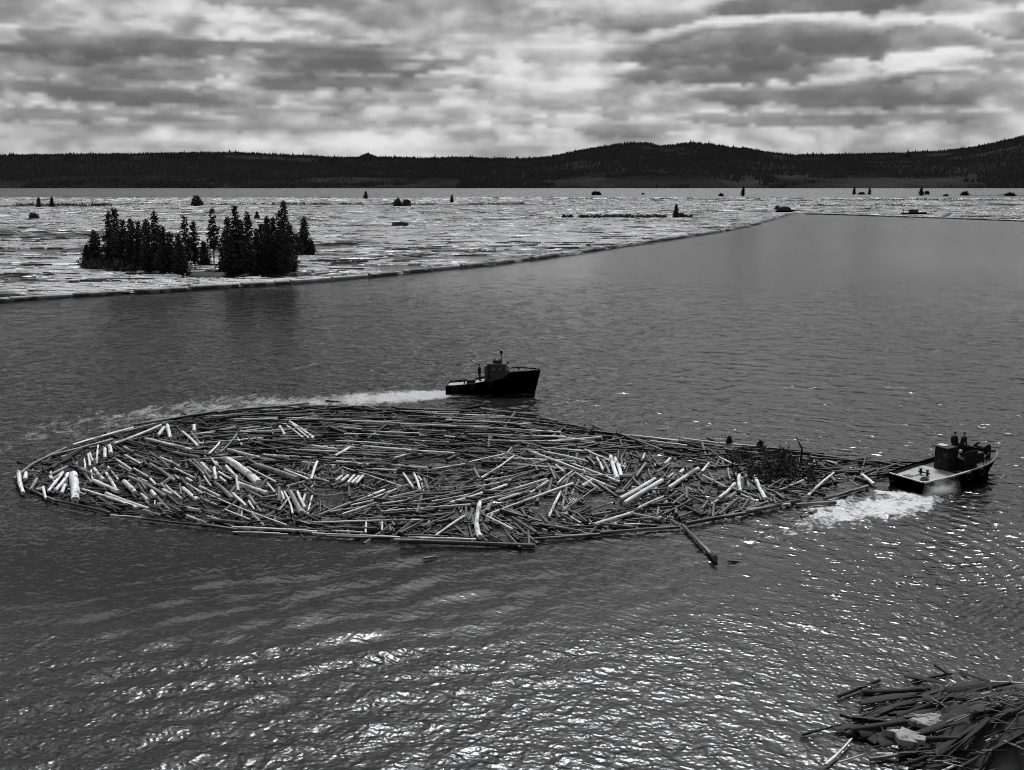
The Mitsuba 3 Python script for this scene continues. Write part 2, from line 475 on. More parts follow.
# ------------------------------------------------------------------ hills
SKYLINE = np.array([(-400, 150), (-100, 153), (0, 155), (100, 154), (180, 153), (210, 152), (240, 153), (270, 154), (330, 157), (358, 157), (368, 153.5), (378, 157), (420, 158),
                    (460, 156.5), (490, 158.5), (520, 158.5), (560, 154.5), (585, 149), (605, 146), (630, 143), (645, 143), (660, 146), (672, 145.5), (690, 143),
                    (710, 144.5), (730, 148), (745, 148), (760, 151), (790, 155), (850, 154), (880, 153), (905, 152.5), (940, 150.5), (970, 147), (985, 144.5), (1000, 141),
                    (1010, 139), (1024, 135), (1060, 126), (1120, 118), (1300, 120)], float)


def skyline_el(u):
    """tangent of the hills' height over the horizon, by x / y"""
    px = CX + u * F * 1.017
    return (HORIZON - np.interp(px, SKYLINE[:, 0], SKYLINE[:, 1])) / F


SHORE, CREST = 3450.0, 5400.0


def hill_z(x, y):
    u = x / y
    crest = CAM_H + skyline_el(u) * CREST - 12
    t = (y - SHORE) / (CREST - SHORE)
    n = meshkit.fbm(np.stack([x / 700, y / 700, 0 * x], -1), 4, seed=12) - .5
    prof = np.where(t < 1, np.clip(t, 0, 1) ** .85, 1 - .5 * (t - 1))
    z = crest * prof * (1 + .5 * n * np.clip(4 * (1 - t), 0, 1) * np.clip(t * 5, 0, 1))
    # a low spur nearer to the shore
    spur = 26 * np.exp(-((t - .13) / .08) ** 2) * (.35 + 1.3 * meshkit.fbm(np.stack([x / 420, 0 * x, 0 * x], -1), 3, seed=2))
    z = np.maximum(z, spur * np.clip(t * 12, 0, 1))
    lim = CAM_H + (skyline_el(u) - 9.0 / F) * y
    z = np.where(t < .92, np.minimum(z, np.maximum(lim, 2)), z)
    return np.where(t > 0, z + 1.2 * np.clip(t * 60, 0, 1), -3)


def build_hills():
    us = np.linspace(-.75, .75, 420)
    ys = np.concatenate([[SHORE - 40], np.linspace(SHORE, SHORE + 500, 26), np.linspace(SHORE + 560, CREST, 34), np.linspace(CREST + 60, CREST + 900, 8)])
    U, Y = np.meshgrid(us, ys)
    X = U * Y
    Y2 = Y + 70 * (meshkit.fbm(np.stack([X / 260, 0 * X, 0 * X], -1), 4, seed=44) - .5) * (Y < SHORE + 600)
    Z = hill_z(X, Y)
    V = np.stack([X, Y2, Z], -1).reshape(-1, 3)
    n = len(us)
    i, j = np.meshgrid(np.arange(len(ys) - 1), np.arange(n - 1), indexing='ij')
    q = np.stack([i * n + j, i * n + j + 1, (i + 1) * n + j + 1, (i + 1) * n + j], -1).reshape(-1, 4)
    obj('hills', (V, q), 'hill_ground', smooth=True)
    tag('hills', 'dark forested hills along the far shore', kind='structure')
    # the forest on them: small conifers
    g = np.random.default_rng(3)
    N = 80000
    u = g.uniform(-.62, .62, N)
    y = SHORE + 8 + (CREST - SHORE + 60) * g.uniform(0, 1, N) ** 1.25
    k = N // 5                                                                     # more of them along the crest, for the ragged skyline
    y[:k] = CREST + g.uniform(-120, 40, k)
    x = u * y
    dens = meshkit.fbm(np.stack([x / 240, y / 240, 0 * x], -1), 3, seed=77)
    keep = (dens > .22) & ((y > SHORE + 420) | (dens > .50))
    x, y = x[keep], y[keep]
    z = hill_z(x, y) - 1
    h = g.uniform(6, 14, len(x)) * (.6 + .9 * meshkit.fbm(np.stack([x / 130, y / 130, 0 * x + 9], -1), 3, seed=5)) * (1 + .6 * (g.uniform(0, 1, len(x)) > .97))
    r = h * g.uniform(.17, .27, len(x))
    a0 = g.uniform(0, 6.28, len(x))
    P = []
    for kk in range(4):
        P.append(np.stack([x + r * np.cos(a0 + kk * 1.5708), y + r * np.sin(a0 + kk * 1.5708), z], -1))
    P.append(np.stack([x + .1 * r, y, z + h], -1))
    V = np.stack(P, 1).reshape(-1, 3)
    o = np.arange(len(x))[:, None, None] * 5
    f = (np.array([[0, 1, 4], [1, 2, 4], [2, 3, 4], [3, 0, 4]])[None] + o).reshape(-1, 3)
    obj('forest', (V, f), 'far_needles')
    tag('forest', 'dense dark conifer forest covering the far hills', kind='stuff')


build_hills()

# ------------------------------------------------------------------ the jam of floating logs
EDGE = np.array([(-120, 313), (0, 302), (60, 298), (130, 294), (200, 290), (280, 285), (340, 280), (400, 274), (450, 269), (500, 264), (560, 256), (620, 247), (680, 238), (720, 232), (750, 226), (775, 219), (790, 214.0)], float)
EDGE2 = np.array([(790, 213.6), (806, 214.2), (840, 215), (900, 217), (960, 219), (1024, 221.5), (1160, 226)], float)
EW = np.array([at(*p)[:2] for p in np.vstack([EDGE, EDGE2])])


def edge_depth(x, y):
    """distance into the jam, roughly: how far beyond its near edge (by y at this x/y direction)"""
    u = x / y
    return y - np.interp(u, EW[:, 0] / EW[:, 1], EW[:, 1])


def far_edge(u):
    return 1500 + 260 * (meshkit.fbm(np.stack([u * 9, 0 * u, 0 * u], -1), 3, seed=61) - .5)


def jam_top(x, y):
    # leads of open water: long and thin, lying with the shore; plus small holes
    a = meshkit.fbm(np.stack([x / 46 + .004 * y, y / 15, 0 * x], -1), 4, seed=51)
    b = meshkit.fbm(np.stack([x / 15, y / 5.5, 0 * x], -1), 3, seed=53)
    c = meshkit.fbm(np.stack([x / 260, y / 70, 0 * x], -1), 3, seed=55)
    s = .50 * a + .36 * b + .30 * c - .535
    return s


def build_jam():
    rows = []
    e = 0.6
    while e < 1:
        rows.append(e)
        e += 1
    # sheet: fan of u columns, rows measured from the boom inwards
    us = np.linspace(-.62, .62, 640)
    e_y = np.interp(us, EW[:, 0] / EW[:, 1], EW[:, 1])
    ts = [0.0]
    while ts[-1] < 1:
        ts.append(ts[-1] + .0011 + .0085 * ts[-1])
    ts = np.array(ts) / ts[-1]
    U, Tt = np.meshgrid(us, ts)
    fe = far_edge(us)
    Y = e_y[None] * 1.002 + (fe - e_y)[None] * Tt
    X = U * Y
    s = jam_top(X, Y)
    s[0] = .1
    Z = np.clip(.05 + 4 * s, -.5, .16) + .05 * (meshkit.noise(np.stack([X * .7, Y * .7, 0 * X], -1), 3) - .5)
    Z[-1] = -.5
    V = np.stack([X, Y, Z], -1).reshape(-1, 3)
    n = len(us)
    i, j = np.meshgrid(np.arange(len(ts) - 1), np.arange(n - 1), indexing='ij')
    q = np.stack([i * n + j, i * n + j + 1, (i + 1) * n + j + 1, (i + 1) * n + j], -1).reshape(-1, 4)
    tri = np.vstack([q[:, [0, 1, 2]], q[:, [0, 2, 3]]])
    tri = tri[V[tri][:, :, 2].max(1) > -.2]
    tone = .66 + .9 * (meshkit.fbm(np.stack([X / 9, Y / 3, 0 * X], -1), 3, seed=71) - .5) + .6 * (meshkit.fbm(np.stack([X / 60, Y / 40, 0 * X], -1), 3, seed=72) - .5)
    tone = np.clip(tone, .10, .82).reshape(-1)
    VV, FF, CC = [V], [tri], [np.repeat(tone[:, None], 3, 1)]
    base = len(V)
    g = np.random.default_rng(19)

    # single logs lying on it, fewer and in bigger mats with distance
    def scatter(N, p, lmin, lmax, rmin, rmax, tmax, tmin=0.0, dark=False):
        nonlocal base
        u = g.uniform(-.6, .6, N)
        ey = np.interp(u, EW[:, 0] / EW[:, 1], EW[:, 1])
        t = g.uniform(0, 1, N) ** p
        y = ey + 2.2 + (far_edge(u) - ey) * (tmin + (tmax - tmin) * t)
        x = u * y
        s = jam_top(x, y)
        ok = s > .0
        if dark:                                                                    # strings of logs coloured near black as shaded log sides
            band = meshkit.fbm(np.stack([x / 70 + .002 * y, y / 9, 0 * x + 4], -1), 3, seed=91)
            ok = (s > -.12) & (np.abs(band - .5) < .035)
        x, y, s = x[ok], y[ok], s[ok]
        n = len(x)
        an = 2.6 * (meshkit.fbm(np.stack([x / 24, y / 16, 0 * x], -1), 2, seed=81) - .5) + g.normal(0, .22, n) + .1
        if dark:
            an = g.normal(0, .14, n)
        L = g.uniform(lmin, lmax, n) / 2
        r = g.uniform(rmin, rmax, n)
        dx, dy = np.cos(an), np.sin(an)
        zc = np.clip(.05 + 4 * s, -.05 if dark else -.2, .16) + r * (.6 if dark else .1) + g.uniform(0, .18, n) * (g.uniform(0, 1, n) > .6)
        tilt = g.normal(0, .03, n)
        pts = []
        for sgn in (-1, 1):
            cx, cy, cz = x + sgn * L * dx, y + sgn * L * dy, zc + sgn * L * tilt
            for ka in (-.15, 1.05, 2.09, 3.3):
                pts.append(np.stack([cx - dy * r * math.cos(ka), cy + dx * r * math.cos(ka), cz + r * math.sin(ka)], -1))
        P = np.stack(pts, 1).reshape(-1, 3)
        o = (np.arange(n) * 8)[:, None, None] + base
        f = np.array([[0, 4, 5], [0, 5, 1], [1, 5, 6], [1, 6, 2], [2, 6, 7], [2, 7, 3], [0, 1, 2], [0, 2, 3], [4, 6, 5], [4, 7, 6]])
        f = f[:, ::-1]
        VV.append(P)
        FF.append((f[None] + o).reshape(-1, 3))
        c = np.clip(.74 + .10 * g.normal(0, 1, n), .05, .85)
        c[g.uniform(0, 1, n) < .09] *= .25
        if dark:
            c = g.uniform(.015, .06, n)  # shade of the near sides put into the log colour
        CC.append(np.repeat(np.repeat(c[:, None], 8, 0), 3, 1))
        base += len(P)

    scatter(26000, 1.7, 3, 8, .14, .30, .28)
    scatter(22000, 1.2, 5, 11, .2, .38, .8, .12)
    scatter(9000, 1.0, 8, 16, .3, .6, 1.0, .3)
    scatter(30000, 1.25, 4, 10, .15, .32, .95, 0, True)
    obj('log_jam', (np.vstack(VV), np.vstack(FF)), 'jam_wood', color=np.vstack(CC))
    tag('log_jam', 'vast pale jam of countless floating logs held behind the boom', kind='stuff')


build_jam()


# ------------------------------------------------------------------ labels that single out: features plus rank
PENDING = {}
NUM = ['one', 'two', 'three', 'four', 'five', 'six', 'seven', 'eight', 'nine', 'ten', 'eleven', 'twelve', 'thirteen', 'fourteen', 'fifteen', 'sixteen', 'seventeen', 'eighteen', 'nineteen', 'twenty']
ORD = ['leftmost', 'second', 'third', 'fourth', 'fifth', 'sixth', 'seventh', 'eighth', 'ninth', 'tenth', 'eleventh', 'twelfth', 'thirteenth', 'fourteenth', 'fifteenth', 'sixteenth', 'seventeenth', 'eighteenth', 'nineteenth', 'twentieth']


def later(key, text, cat_, group, px):
    PENDING.setdefault(text, []).append((px, key, cat_, group))


def flush_labels():
    for text, rows in PENDING.items():
        rows.sort()
        n = len(rows)
        for i, (px, key, c, g) in enumerate(rows):
            if n == 1:
                lab = text
            elif n == 2:
                lab = text + (', the left of two' if i == 0 else ', the right of two')
            elif i == 0:
                lab = text + f', leftmost of {NUM[n - 1] if n <= 20 else n}'
            elif i == n - 1:
                lab = text + f', rightmost of {NUM[n - 1] if n <= 20 else n}'
            else:
                w = ORD[i] if i < 20 else f'{i + 1}th'
                lab = text + f', {w} from left of {NUM[n - 1] if n <= 20 else n}'
            tag(key, lab, c, g)


# ------------------------------------------------------------------ the boom that holds the jam
def polyline(pts, step):
    p = np.array(pts, float)
    s = np.concatenate([[0], np.cumsum(np.linalg.norm(np.diff(p, axis=0), axis=1))])
    n = max(1, int(round(s[-1] / step)))
    q = np.linspace(0, s[-1], n + 1)
    return np.stack([np.interp(q, s, p[:, k]) for k in range(p.shape[1])], -1)


def to_px(p):
    d = np.asarray(p) - EYE
    z = d @ FWD
    return CX + F * d[0] / z, CY - F * (d @ UPV) / z


g_b = np.random.default_rng(23)
line = polyline([at(*p)[:2] for p in EDGE], 11.5)
for i in range(len(line) - 1):
    a, b = line[i], line[i + 1]
    d = (b - a) / np.linalg.norm(b - a)
    a, b = a + d * g_b.uniform(.1, .5), b - d * g_b.uniform(.1, .5)
    off = np.array([-d[1], d[0]]) * g_b.uniform(-.5, .5)
    r = g_b.uniform(.68, .9)
    m, uv = log_mesh([*(a + off), r * .25], [*(b + off), r * .25], r, r * g_b.uniform(.75, .95), 10, 6, .006, .05, 900 + i)
    px = to_px([*((a + b) / 2), 0])
    if px[0] < -70:
        continue
    k = obj('boom_log', m, 'wood_dark' if g_b.uniform() < .75 else 'wood_mid', smooth=True, uv=uv)
    later(k, 'dark boom log on the curving edge of the log jam', 'boom log', 'boom logs along the edge of the log jam', px[0])
line = polyline([at(*p)[:2] for p in EDGE2[1:-1]], 12.5)
for i in range(len(line) - 1):
    a, b = line[i], line[i + 1]
    r = g_b.uniform(.55, .7)
    d = (b - a) / np.linalg.norm(b - a)
    m, uv = log_mesh([*(a + .2 * d), r * .35], [*(b - .2 * d), r * .35], r, r * .9, 10, 5, .004, .05, 980 + i)
    k = obj('boom_log', m, 'wood_dark', smooth=True, uv=uv)
    later(k, 'dark boom log in the straight far boom', 'boom log', 'boom logs in the straight far boom', to_px([*a, 0])[0])

# ------------------------------------------------------------------ the raft: logs read off the photograph (x0, y0, x1, y1, thickness px, tone)
P_, M_, D_ = 'p', 'm', 'd'
LOGS = """18.7 471.7 22.9 491.6 4.5 p;26 472 25 479 4 p;37 479 30.5 489 3.5 m;62.7 473 48 490 3.2 p;68 473 54.5 491 4 p;65 485 61.5 493.4 3.5 p;43 486 45.7 498.7 3 p
43 487.5 36 490 4 m;51 470.5 49.8 479 1.6 p;73.2 474 75 497.5 9 p;67 467 50 475 3.5 m;63 470.5 51.5 480 3 m;81 469 96 475 4 m;84 459 85 468 2 p;88 454 90 466 2.5 p
98 444.5 96.7 463 2 p;105 449 105 457.5 3.5 p;109.5 446 110.7 453 4 p;90 453 93 461 2 p;94 467.6 104 480 4 p;91 470.5 92.6 480 2 p;106 472 116 488 3.2 p;108 467 118.5 480.5 2 p
84 472 91.5 482 3 m;94 481 118.5 492 4.5 p;82.6 489 137 507 3.5 p;106 493 148.6 507.5 3.5 p;143 510 160 515.5 2 p;124 480.5 135 492 5 p;128 476 165.6 495 4.5 m;151.5 491 155.6 496.5 4 p
150 479 156 484 2.5 p;141 493 147.5 500 2.5 p;161 483.5 172.7 494 3 m;162.7 489 171.5 494 3.5 p;165.6 486 182 498 2 p;150 463 175 479.7 3.6 m;174.4 468 196 479 2 p
175 474.6 203 493.4 2.5 p;183 487 198 499 5 p;179.7 484 181 494 2 m;186.7 477.6 192.6 481.7 3 p;199.6 486 220 496 3 p;201.4 470.5 211 486 2 p;186.7 515 206.6 522.7 2.5 p
114 444 161 425 3 p;124 432 155 424 2 m;158 435.7 164 427.5 3.5 p;167.4 424.6 170.3 437.5 4 p;145 438 192 450.4 4 p;158.6 439 191.4 444.5 2.5 m;182 431 198 446 3 p;191 432 203 445 2 m
193.7 425 193.7 431 3.5 p;198 434.5 213.7 432.8 3 p;219.5 441.6 208.4 454 2.2 p;172.7 452.7 199.6 457 3 m;124 446 133.4 452 4 m;125 455.6 141 464.5 2.5 p;116.4 460 131.6 469 2.5 p
118.7 466 131 471.5 3 m;134 468 148 476 2 p;135 454 148.6 460 3 m;150 452 169 465 1.8 m;160 457 180 466 3 p;188.5 460 204 475 2.5 m;193 460 211 478.5 2.5 m;201.4 463 211 472 4.5 p
212 459 217 466 2 p;214 467 216 478.5 3.5 p;289 418 400 423 2.2 p;400 424.5 561 432 2.6 p;238.7 428.7 286.7 423 2 p;240 431.6 271.5 428 2 p;289.6 421.7 314 437.5 3.2 p;287 425 303 437.5 2 p
292.6 425 309 437.5 2 p;279.7 426 285 435 3 p;211.7 416 248 413.5 2 m;237 434 220 453 2 m;238 438.7 242 446 2 p;228 450 260 458 3 p;258.6 439 305 445 3 d;278.5 455.7 317 457.4 1.8 p
211.7 459 222 469 3 m;228 459 258 481 8 p;226 465.6 238.7 477 3 p;218.7 471 231.6 479.7 2.5 p;255 464 297 478 6 m;284.4 468.6 309 478.5 3 p;317 461 311 478 3 p;247 467 276 481 2 p
237.5 481.7 268 493.4 5.5 p;215 482 232 498.7 4.5 m;232.8 494 246 505.7 3.5 p;203.5 491 286.7 524 2 p;225 510 250 520 2 p;220 476.4 225.8 482 3 p;249 490 263 497 3 m;263 497.5 278.5 495 2 m
265 479.4 278 495 2.5 p;283.8 490.5 292.6 513.4 2.2 p;289.7 490 301.4 512 5.5 m;297 491 305 507 3.5 p;312 494.6 307 514.5 2.2 p;290 496 278.5 510.4 1.6 p;281 491.7 284 499 3 p
248.6 501.6 254 508.7 2.5 p;207 515.7 223.4 521 2 p;363 445.7 412 449.8 3.5 p;413 450 455 454 3.2 p;336 441 392.6 444.5 2 p;310.5 446 342 449 2.5 p;350 447.5 335 455 3 p;335 460.4 371.5 464 2.5 p
384 464.5 427.5 468 2.5 p;367 468.5 397 470.3 2 p;342 467 401 486 1.8 p;394 458.6 405 454.5 2.5 p;363 431 420 434 2.5 p;343 428 362 429.3 2 p;336 481 342 476 3 p;341 482 348 476 3 p
347.5 482.5 354 475.5 3 p;351.5 483.5 359 475.5 3 p;356 484 363 476.5 3 p;403 473 413 488 2.8 p;413.5 473.5 420 490 2.8 p;314 516.3 384.4 489.3 3.5 p;372.7 497.5 398.4 487.6 2 p;351 506 378.5 498.7 2 p
342 514.5 376 503.4 2.2 p;381 511 405 509.5 2 p;386.7 510 420 501 2 m;382 504 403 501.6 2 p;407 509 436 508 2.5 p;314 523.3 420 519.8 2 p;366 522.7 365.4 531.5 2.2 p;382 522.7 382 530.4 2 p
331.6 531 363 531 2 p;462 420 497 422.3 2 p;488 441 551.6 440.7 2 p;461 434.5 500 435.5 2 m;500 435 566 437 2.5 p;484 437 503 438 2 p;406 429 446 430.7 2 m;434 468 465 463.3 2 p
469 462.7 504 454.5 2 p;481 478.5 514 455.7 2.5 p;457.5 457 467 462.7 1.8 m;484 481 513.7 475.3 2 p;450 502 506.6 484.6 3.5 p;409.4 503.4 463 492.3 2 m;431.6 501.6 484 491.7 2 p;476 487.6 511 480 2 p
481 501 517 491 2 p;487 497.5 520 486 2 m;486.7 514.5 572.7 482.5 3.2 p;486 516 513 530.4 3 p;492.6 516 517 528.6 1.6 d;480 501 476.5 524 4.6 p;476.5 522.5 480 537 5.5 p;435 535.6 464.5 516.3 2.5 p
551.6 442 606 436.4 3 p;551.6 447.5 596 443 2 m;521 441.6 541 446.3 2 m;529 451 582 469.8 3 p;543 452 586.7 461.5 2.5 p;572.7 463.3 620 481.5 3 p;585 449 626 466.5 3 p;581 473.3 605.5 485 3 p
575 473 600 489 1.8 p;587 456 595 464.5 2.5 m;596.7 457.5 603 469.8 2.5 p;603 460.4 609.6 473.3 2.5 m;610.5 454.6 617.6 478 4.5 p;615 457.5 621.7 477 4 p;621.7 455 622 464.5 2.2 m;600 463 603 470 2.2 p
625 461 625 466 2.5 m;517.6 457 526.4 460 2 p;514 470 540 461.6 2.5 m;512 475 537.5 468.6 2 m;500 482.7 527 473.3 2.5 m;557.4 484 572 470.4 2.2 p;548 464 555.7 479 2.5 m;556 465.7 564.5 472 2.5 p
515 488.7 547 478 2.5 p;530.5 493 548.6 481 2.5 p;500 498 534 491 2.2 m;500 495 530 486.5 2 m;549 516.3 561 492 3 p;562.7 506 564.5 496.4 3 m;562 511.6 595 488 1.8 m;564.5 513.4 581 522.7 2.5 p
594 523.3 633 511.5 4 p;581 514 609.6 503.4 1.6 d;538.7 524.5 582 531.5 2 m;606 484.6 616 488 3.5 m;598.4 484 617 496.4 2 m;620 498.5 655 477.4 4.5 p;624 503 662 480 5 p;668.6 487.4 698 467 4.5 p
636 475.7 645.7 463.4 3 m;642 460.4 645 453.4 2.5 p;665 464.5 670 459 3 p;702 471 709.6 462.8 3 p;667.4 478 674.4 471.6 2.5 p;667 484 676.8 475 2.5 m;679.7 472.7 683 469 3.5 p;657 471.6 670 463.4 2 m
650 441.7 687 445 2.5 p;609 447.5 642 447.5 2 d;612 438 635 442 2 m;637.5 509 663 497.6 2.5 p;657.4 516 658.6 507 2.5 m;672.7 504 686 494 2.5 m;624 525 641 525 2.5 p;698 488 708 499 1.8 d
702 509 708 501 2 m;711 504.6 718 499 2.5 p;719 498.6 734.6 484 4 p;739 474 740.4 491 4 p;745.7 474.5 749 487 3 m;755 475 765.6 497.4 4.5 p;718.7 457 733.4 465 2 p;728 467.5 730.5 480 2.5 m
735 468 736 476 2.5 m;779.7 490.4 806.6 478 2.5 p;768 487.4 781 479 1.8 m;808 494.5 835 471 3 p;744.5 508.5 768 501.5 3 m;747 509.7 790 504.4 2.5 p;777 493 784 499 3 m;803 464 820 466 2 p
826 460.5 837.5 464.6 2 p;862 474 874 484 4 p;800 451 822 455.2 1.8 d;848 477.5 894 472.8 2.5 d;792 491 801 492 3 m;690 459 712 462 2 m;700 463 716 467 2 m"""
BOOMS = """72.7 444.5 133 427.5 3 p;49 456 112.5 438.7 3 m;34 463 66 448 3 m;14 478 36 462 3 m;134 425 217 411.7 3 d;217 411.7 262 406.5 2.5 d;222 411 309 403.3 2.6 d;300 405.5 390 406.5 2.4 d;395 408 470 411 2.4 d
480 409 538 415.3 2.6 d;500 416.5 584 427 2.4 d;540 416 586 428.5 2.4 d;602 431.7 684 441 2.5 p;682 438.5 725 443.5 2.4 p;720 443.5 768 448 2.4 p;768 448 809 452 2.4 d;810.5 458 860 460.5 2.4 d;858 460.4 917 462.8 2.4 d
16 482 58 501 2.6 d;55 501 110 512 2.6 d;110.5 516 141 518.6 2.4 p;139 518 200 525 2.6 d;196 524.5 238 530 2.6 d;231.6 528 317 531 3 p;233 531.5 288 534.5 2 p;312 534 400 537.3 3 p;327 535.6 420 538.4 2.6 d
394 540.3 424 540.6 2 p;416 537.5 476 538.4 3 p;400 541 535 544 5 d;555 536.2 622 531 3 m;534 538.5 600 534.5 3 d;600 533 680 526 3.4 d;686 523 745 513.5 4 d;742 513 800 500 4.2 d;796 504 836 501.5 4 d;824 498 868 486 3.4 d"""


def parse(s):
    for item in s.replace('\n', ';').split(';'):
        a = item.split()
        yield [float(v) for v in a[:5]] + [a[5]]


MAT = {'p': 'wood_pale', 'm': 'wood_mid', 'd': 'wood_dark'}
TONE = {'p': 'pale', 'm': 'grey', 'd': 'dark'}
TOP = np.array([(14, 478), (40, 460), (100, 436), (160, 421), (230, 410), (300, 404), (400, 407), (480, 410), (560, 420), (590, 429), (640, 436), (700, 442), (760, 448), (820, 455), (880, 461), (915, 463)], float)
BOT = np.array([(14, 482), (60, 502), (130, 516), (200, 526), (260, 533), (330, 538), (400, 541), (530, 542), (600, 533), (680, 525), (740, 515), (800, 502), (840, 494), (915, 470)], float)


def zone(x, y):
    mid = (np.interp(x, TOP[:, 0], TOP[:, 1]) + np.interp(x, BOT[:, 0], BOT[:, 1])) / 2
    far = y < mid - 4
    if x < 90:
        return "at raft's blunt tip"
    names = [(160, 'left end'), (230, 'left part'), (310, 'left middle'), (400, 'left centre'), (490, 'centre'), (570, 'right centre'), (640, 'right middle'), (720, 'right part'), (1000, 'towed end')]
    n = next(t for lim, t in names if x < lim)
    return f"{'far' if far else 'near'} {n} of raft"


def direction(x0, y0, x1, y1):
    if y0 > y1:
        x0, y0, x1, y1 = x1, y1, x0, y0
    dx, dy = x1 - x0, y1 - y0
    if abs(dx) < .35 * dy:
        return 'lying crosswise'
    if abs(dx) > 6 * dy:
        return 'lying lengthwise'
    return 'slanting down rightwards' if dx > 0 else 'slanting down leftwards'


g_l = np.random.default_rng(41)
AXES = []                                            # (x, y, direction) of the traced logs, for the debris between them


def raft_log(x0, y0, x1, y1, w, tone, name='log', lift=None, seed=0):
    c = at((x0 + x1) / 2, (y0 + y1) / 2, .2)
    r = max(.06, w * mpp(c) * .5)
    z = (.02 + .28 * r + g_l.uniform(0, .22)) if lift is None else lift
    a, b = at(x0, y0, z + r * .5), at(x1, y1, z + r * .5)
    a[2] = z + g_l.uniform(-.05, .10)
    b[2] = z + g_l.uniform(-.05, .10)
    flip = g_l.uniform() < .5
    L = np.linalg.norm(b - a)
    ta = 1 - min(.3, .02 * L)
    m, uv = log_mesh(a, b, r * (ta if flip else 1), r * (1 if flip else ta), 11 if w > 3.4 else 9, 8 if w > 3 else 7, g_l.uniform(0, .022) * (1 if L > 2.5 else .4), .10, seed)
    k = obj(name, m, MAT[tone], smooth=True, uv=uv)
    d = (b - a) / L
    AXES.append((*((a + b) / 2)[:2], math.atan2(d[1], d[0])))
    return k, r, L


SPECIAL = {(73.2, 474): 'stoutest pale log, standing out broad and smooth at the raft\'s left tip',
           (228, 459): 'broad pale log with a dark knot, slanting over the heap left of the middle',
           (255, 464): 'stout grey log with patches of dark bark left on it',
           (480, 501): 'upper of two pale logs lying end to end towards the near boom',
           (476.5, 522.5): 'lower and stouter of two pale logs end to end at the near boom',
           (314, 516.3): 'long smooth pale log slanting up across the dark water gap',
           (203.5, 491): 'very long thin pale pole running down to the near boom',
           (363, 445.7): 'long pale log lying lengthwise above a dark gap in the middle',
           (400, 424.5): 'longest pale log lying lengthwise along the far side of the raft',
           (620, 498.5): 'upper stout log of the slanting pair near the raft\'s right part',
           (624, 503): 'lower stout log of the slanting pair near the raft\'s right part',
           (668.6, 487.4): 'stout rough log slanting up alone, right of the slanting pair',
           (755, 475): 'stout spotted log below the dark brush heap',
           (739, 474): 'short clean log pointing down left of the spotted log',
           (336, 481): 'first from the left of five short parallel sticks in the middle',
           (341, 482): 'second from the left of five short parallel sticks in the middle',
           (347.5, 482.5): 'third from the left of five short parallel sticks in the middle',
           (351.5, 483.5): 'fourth from the left of five short parallel sticks in the middle',
           (356, 484): 'last on the right of five short parallel sticks in the middle'}

for i, (x0, y0, x1, y1, w, tone) in enumerate(parse(LOGS)):
    k, r, L = raft_log(x0, y0, x1, y1, w, tone, seed=i)
    sp = SPECIAL.get((x0, y0))
    if sp:
        tag(k, sp, 'log', 'logs inside the raft')
        continue
    size = ('stout' if w >= 3.8 else 'thin' if w < 2.3 else '') or ('long' if L > 6 else 'short' if L < 2.6 else '')
    later(k, ' '.join(f"{size} {TONE[tone]} log {direction(x0, y0, x1, y1)} {zone((x0 + x1) / 2, (y0 + y1) / 2)}".split()), 'log', 'logs inside the raft', (x0 + x1) / 2)

g_f = np.random.default_rng(57)
for i in range(62):                                   # lengthwise logs packed along the far side
    x = g_f.uniform(190, 640)
    t, bt = np.interp(x, TOP[:, 0], TOP[:, 1]), np.interp(x, BOT[:, 0], BOT[:, 1])
    y = t + 3 + (bt - t) * g_f.uniform(0, .42) ** 1.1
    hl = g_f.uniform(14, 46)
    sl = np.interp(x, [150, 250, 330, 480, 620], [-.12, -.05, .02, .04, .10]) + g_f.normal(0, .02)
    tone = 'd' if g_f.uniform() < .45 else 'm' if g_f.uniform() < .5 else 'p'
    w = g_f.uniform(1.6, 2.6)
    k, r, L = raft_log(x - hl, y - hl * sl, x + hl, y + hl * sl, w, tone, lift=.02 + g_f.uniform(0, .12), seed=400 + i)
    size = ('long' if L > 6 else 'short' if L < 2.6 else '')
    later(k, ' '.join(f"{size} {TONE[tone]} log packed lengthwise {zone(x, y)}".split()), 'log', 'logs inside the raft', x)

for i, (x0, y0, x1, y1, w, tone) in enumerate(parse(BOOMS)):
    k, r, L = raft_log(x0, y0, x1, y1, w, tone, 'raft_boom_log', lift=.10 + .02 * w, seed=600 + i)
    side = 'far' if (y0 + y1) / 2 < np.mean([np.interp((x0 + x1) / 2, TOP[:, 0], TOP[:, 1]), np.interp((x0 + x1) / 2, BOT[:, 0], BOT[:, 1])]) else 'near'
    later(k, f"{TONE[tone]} boom log on the {side} rim of the raft", 'boom log', 'boom logs around the raft', (x0 + x1) / 2)


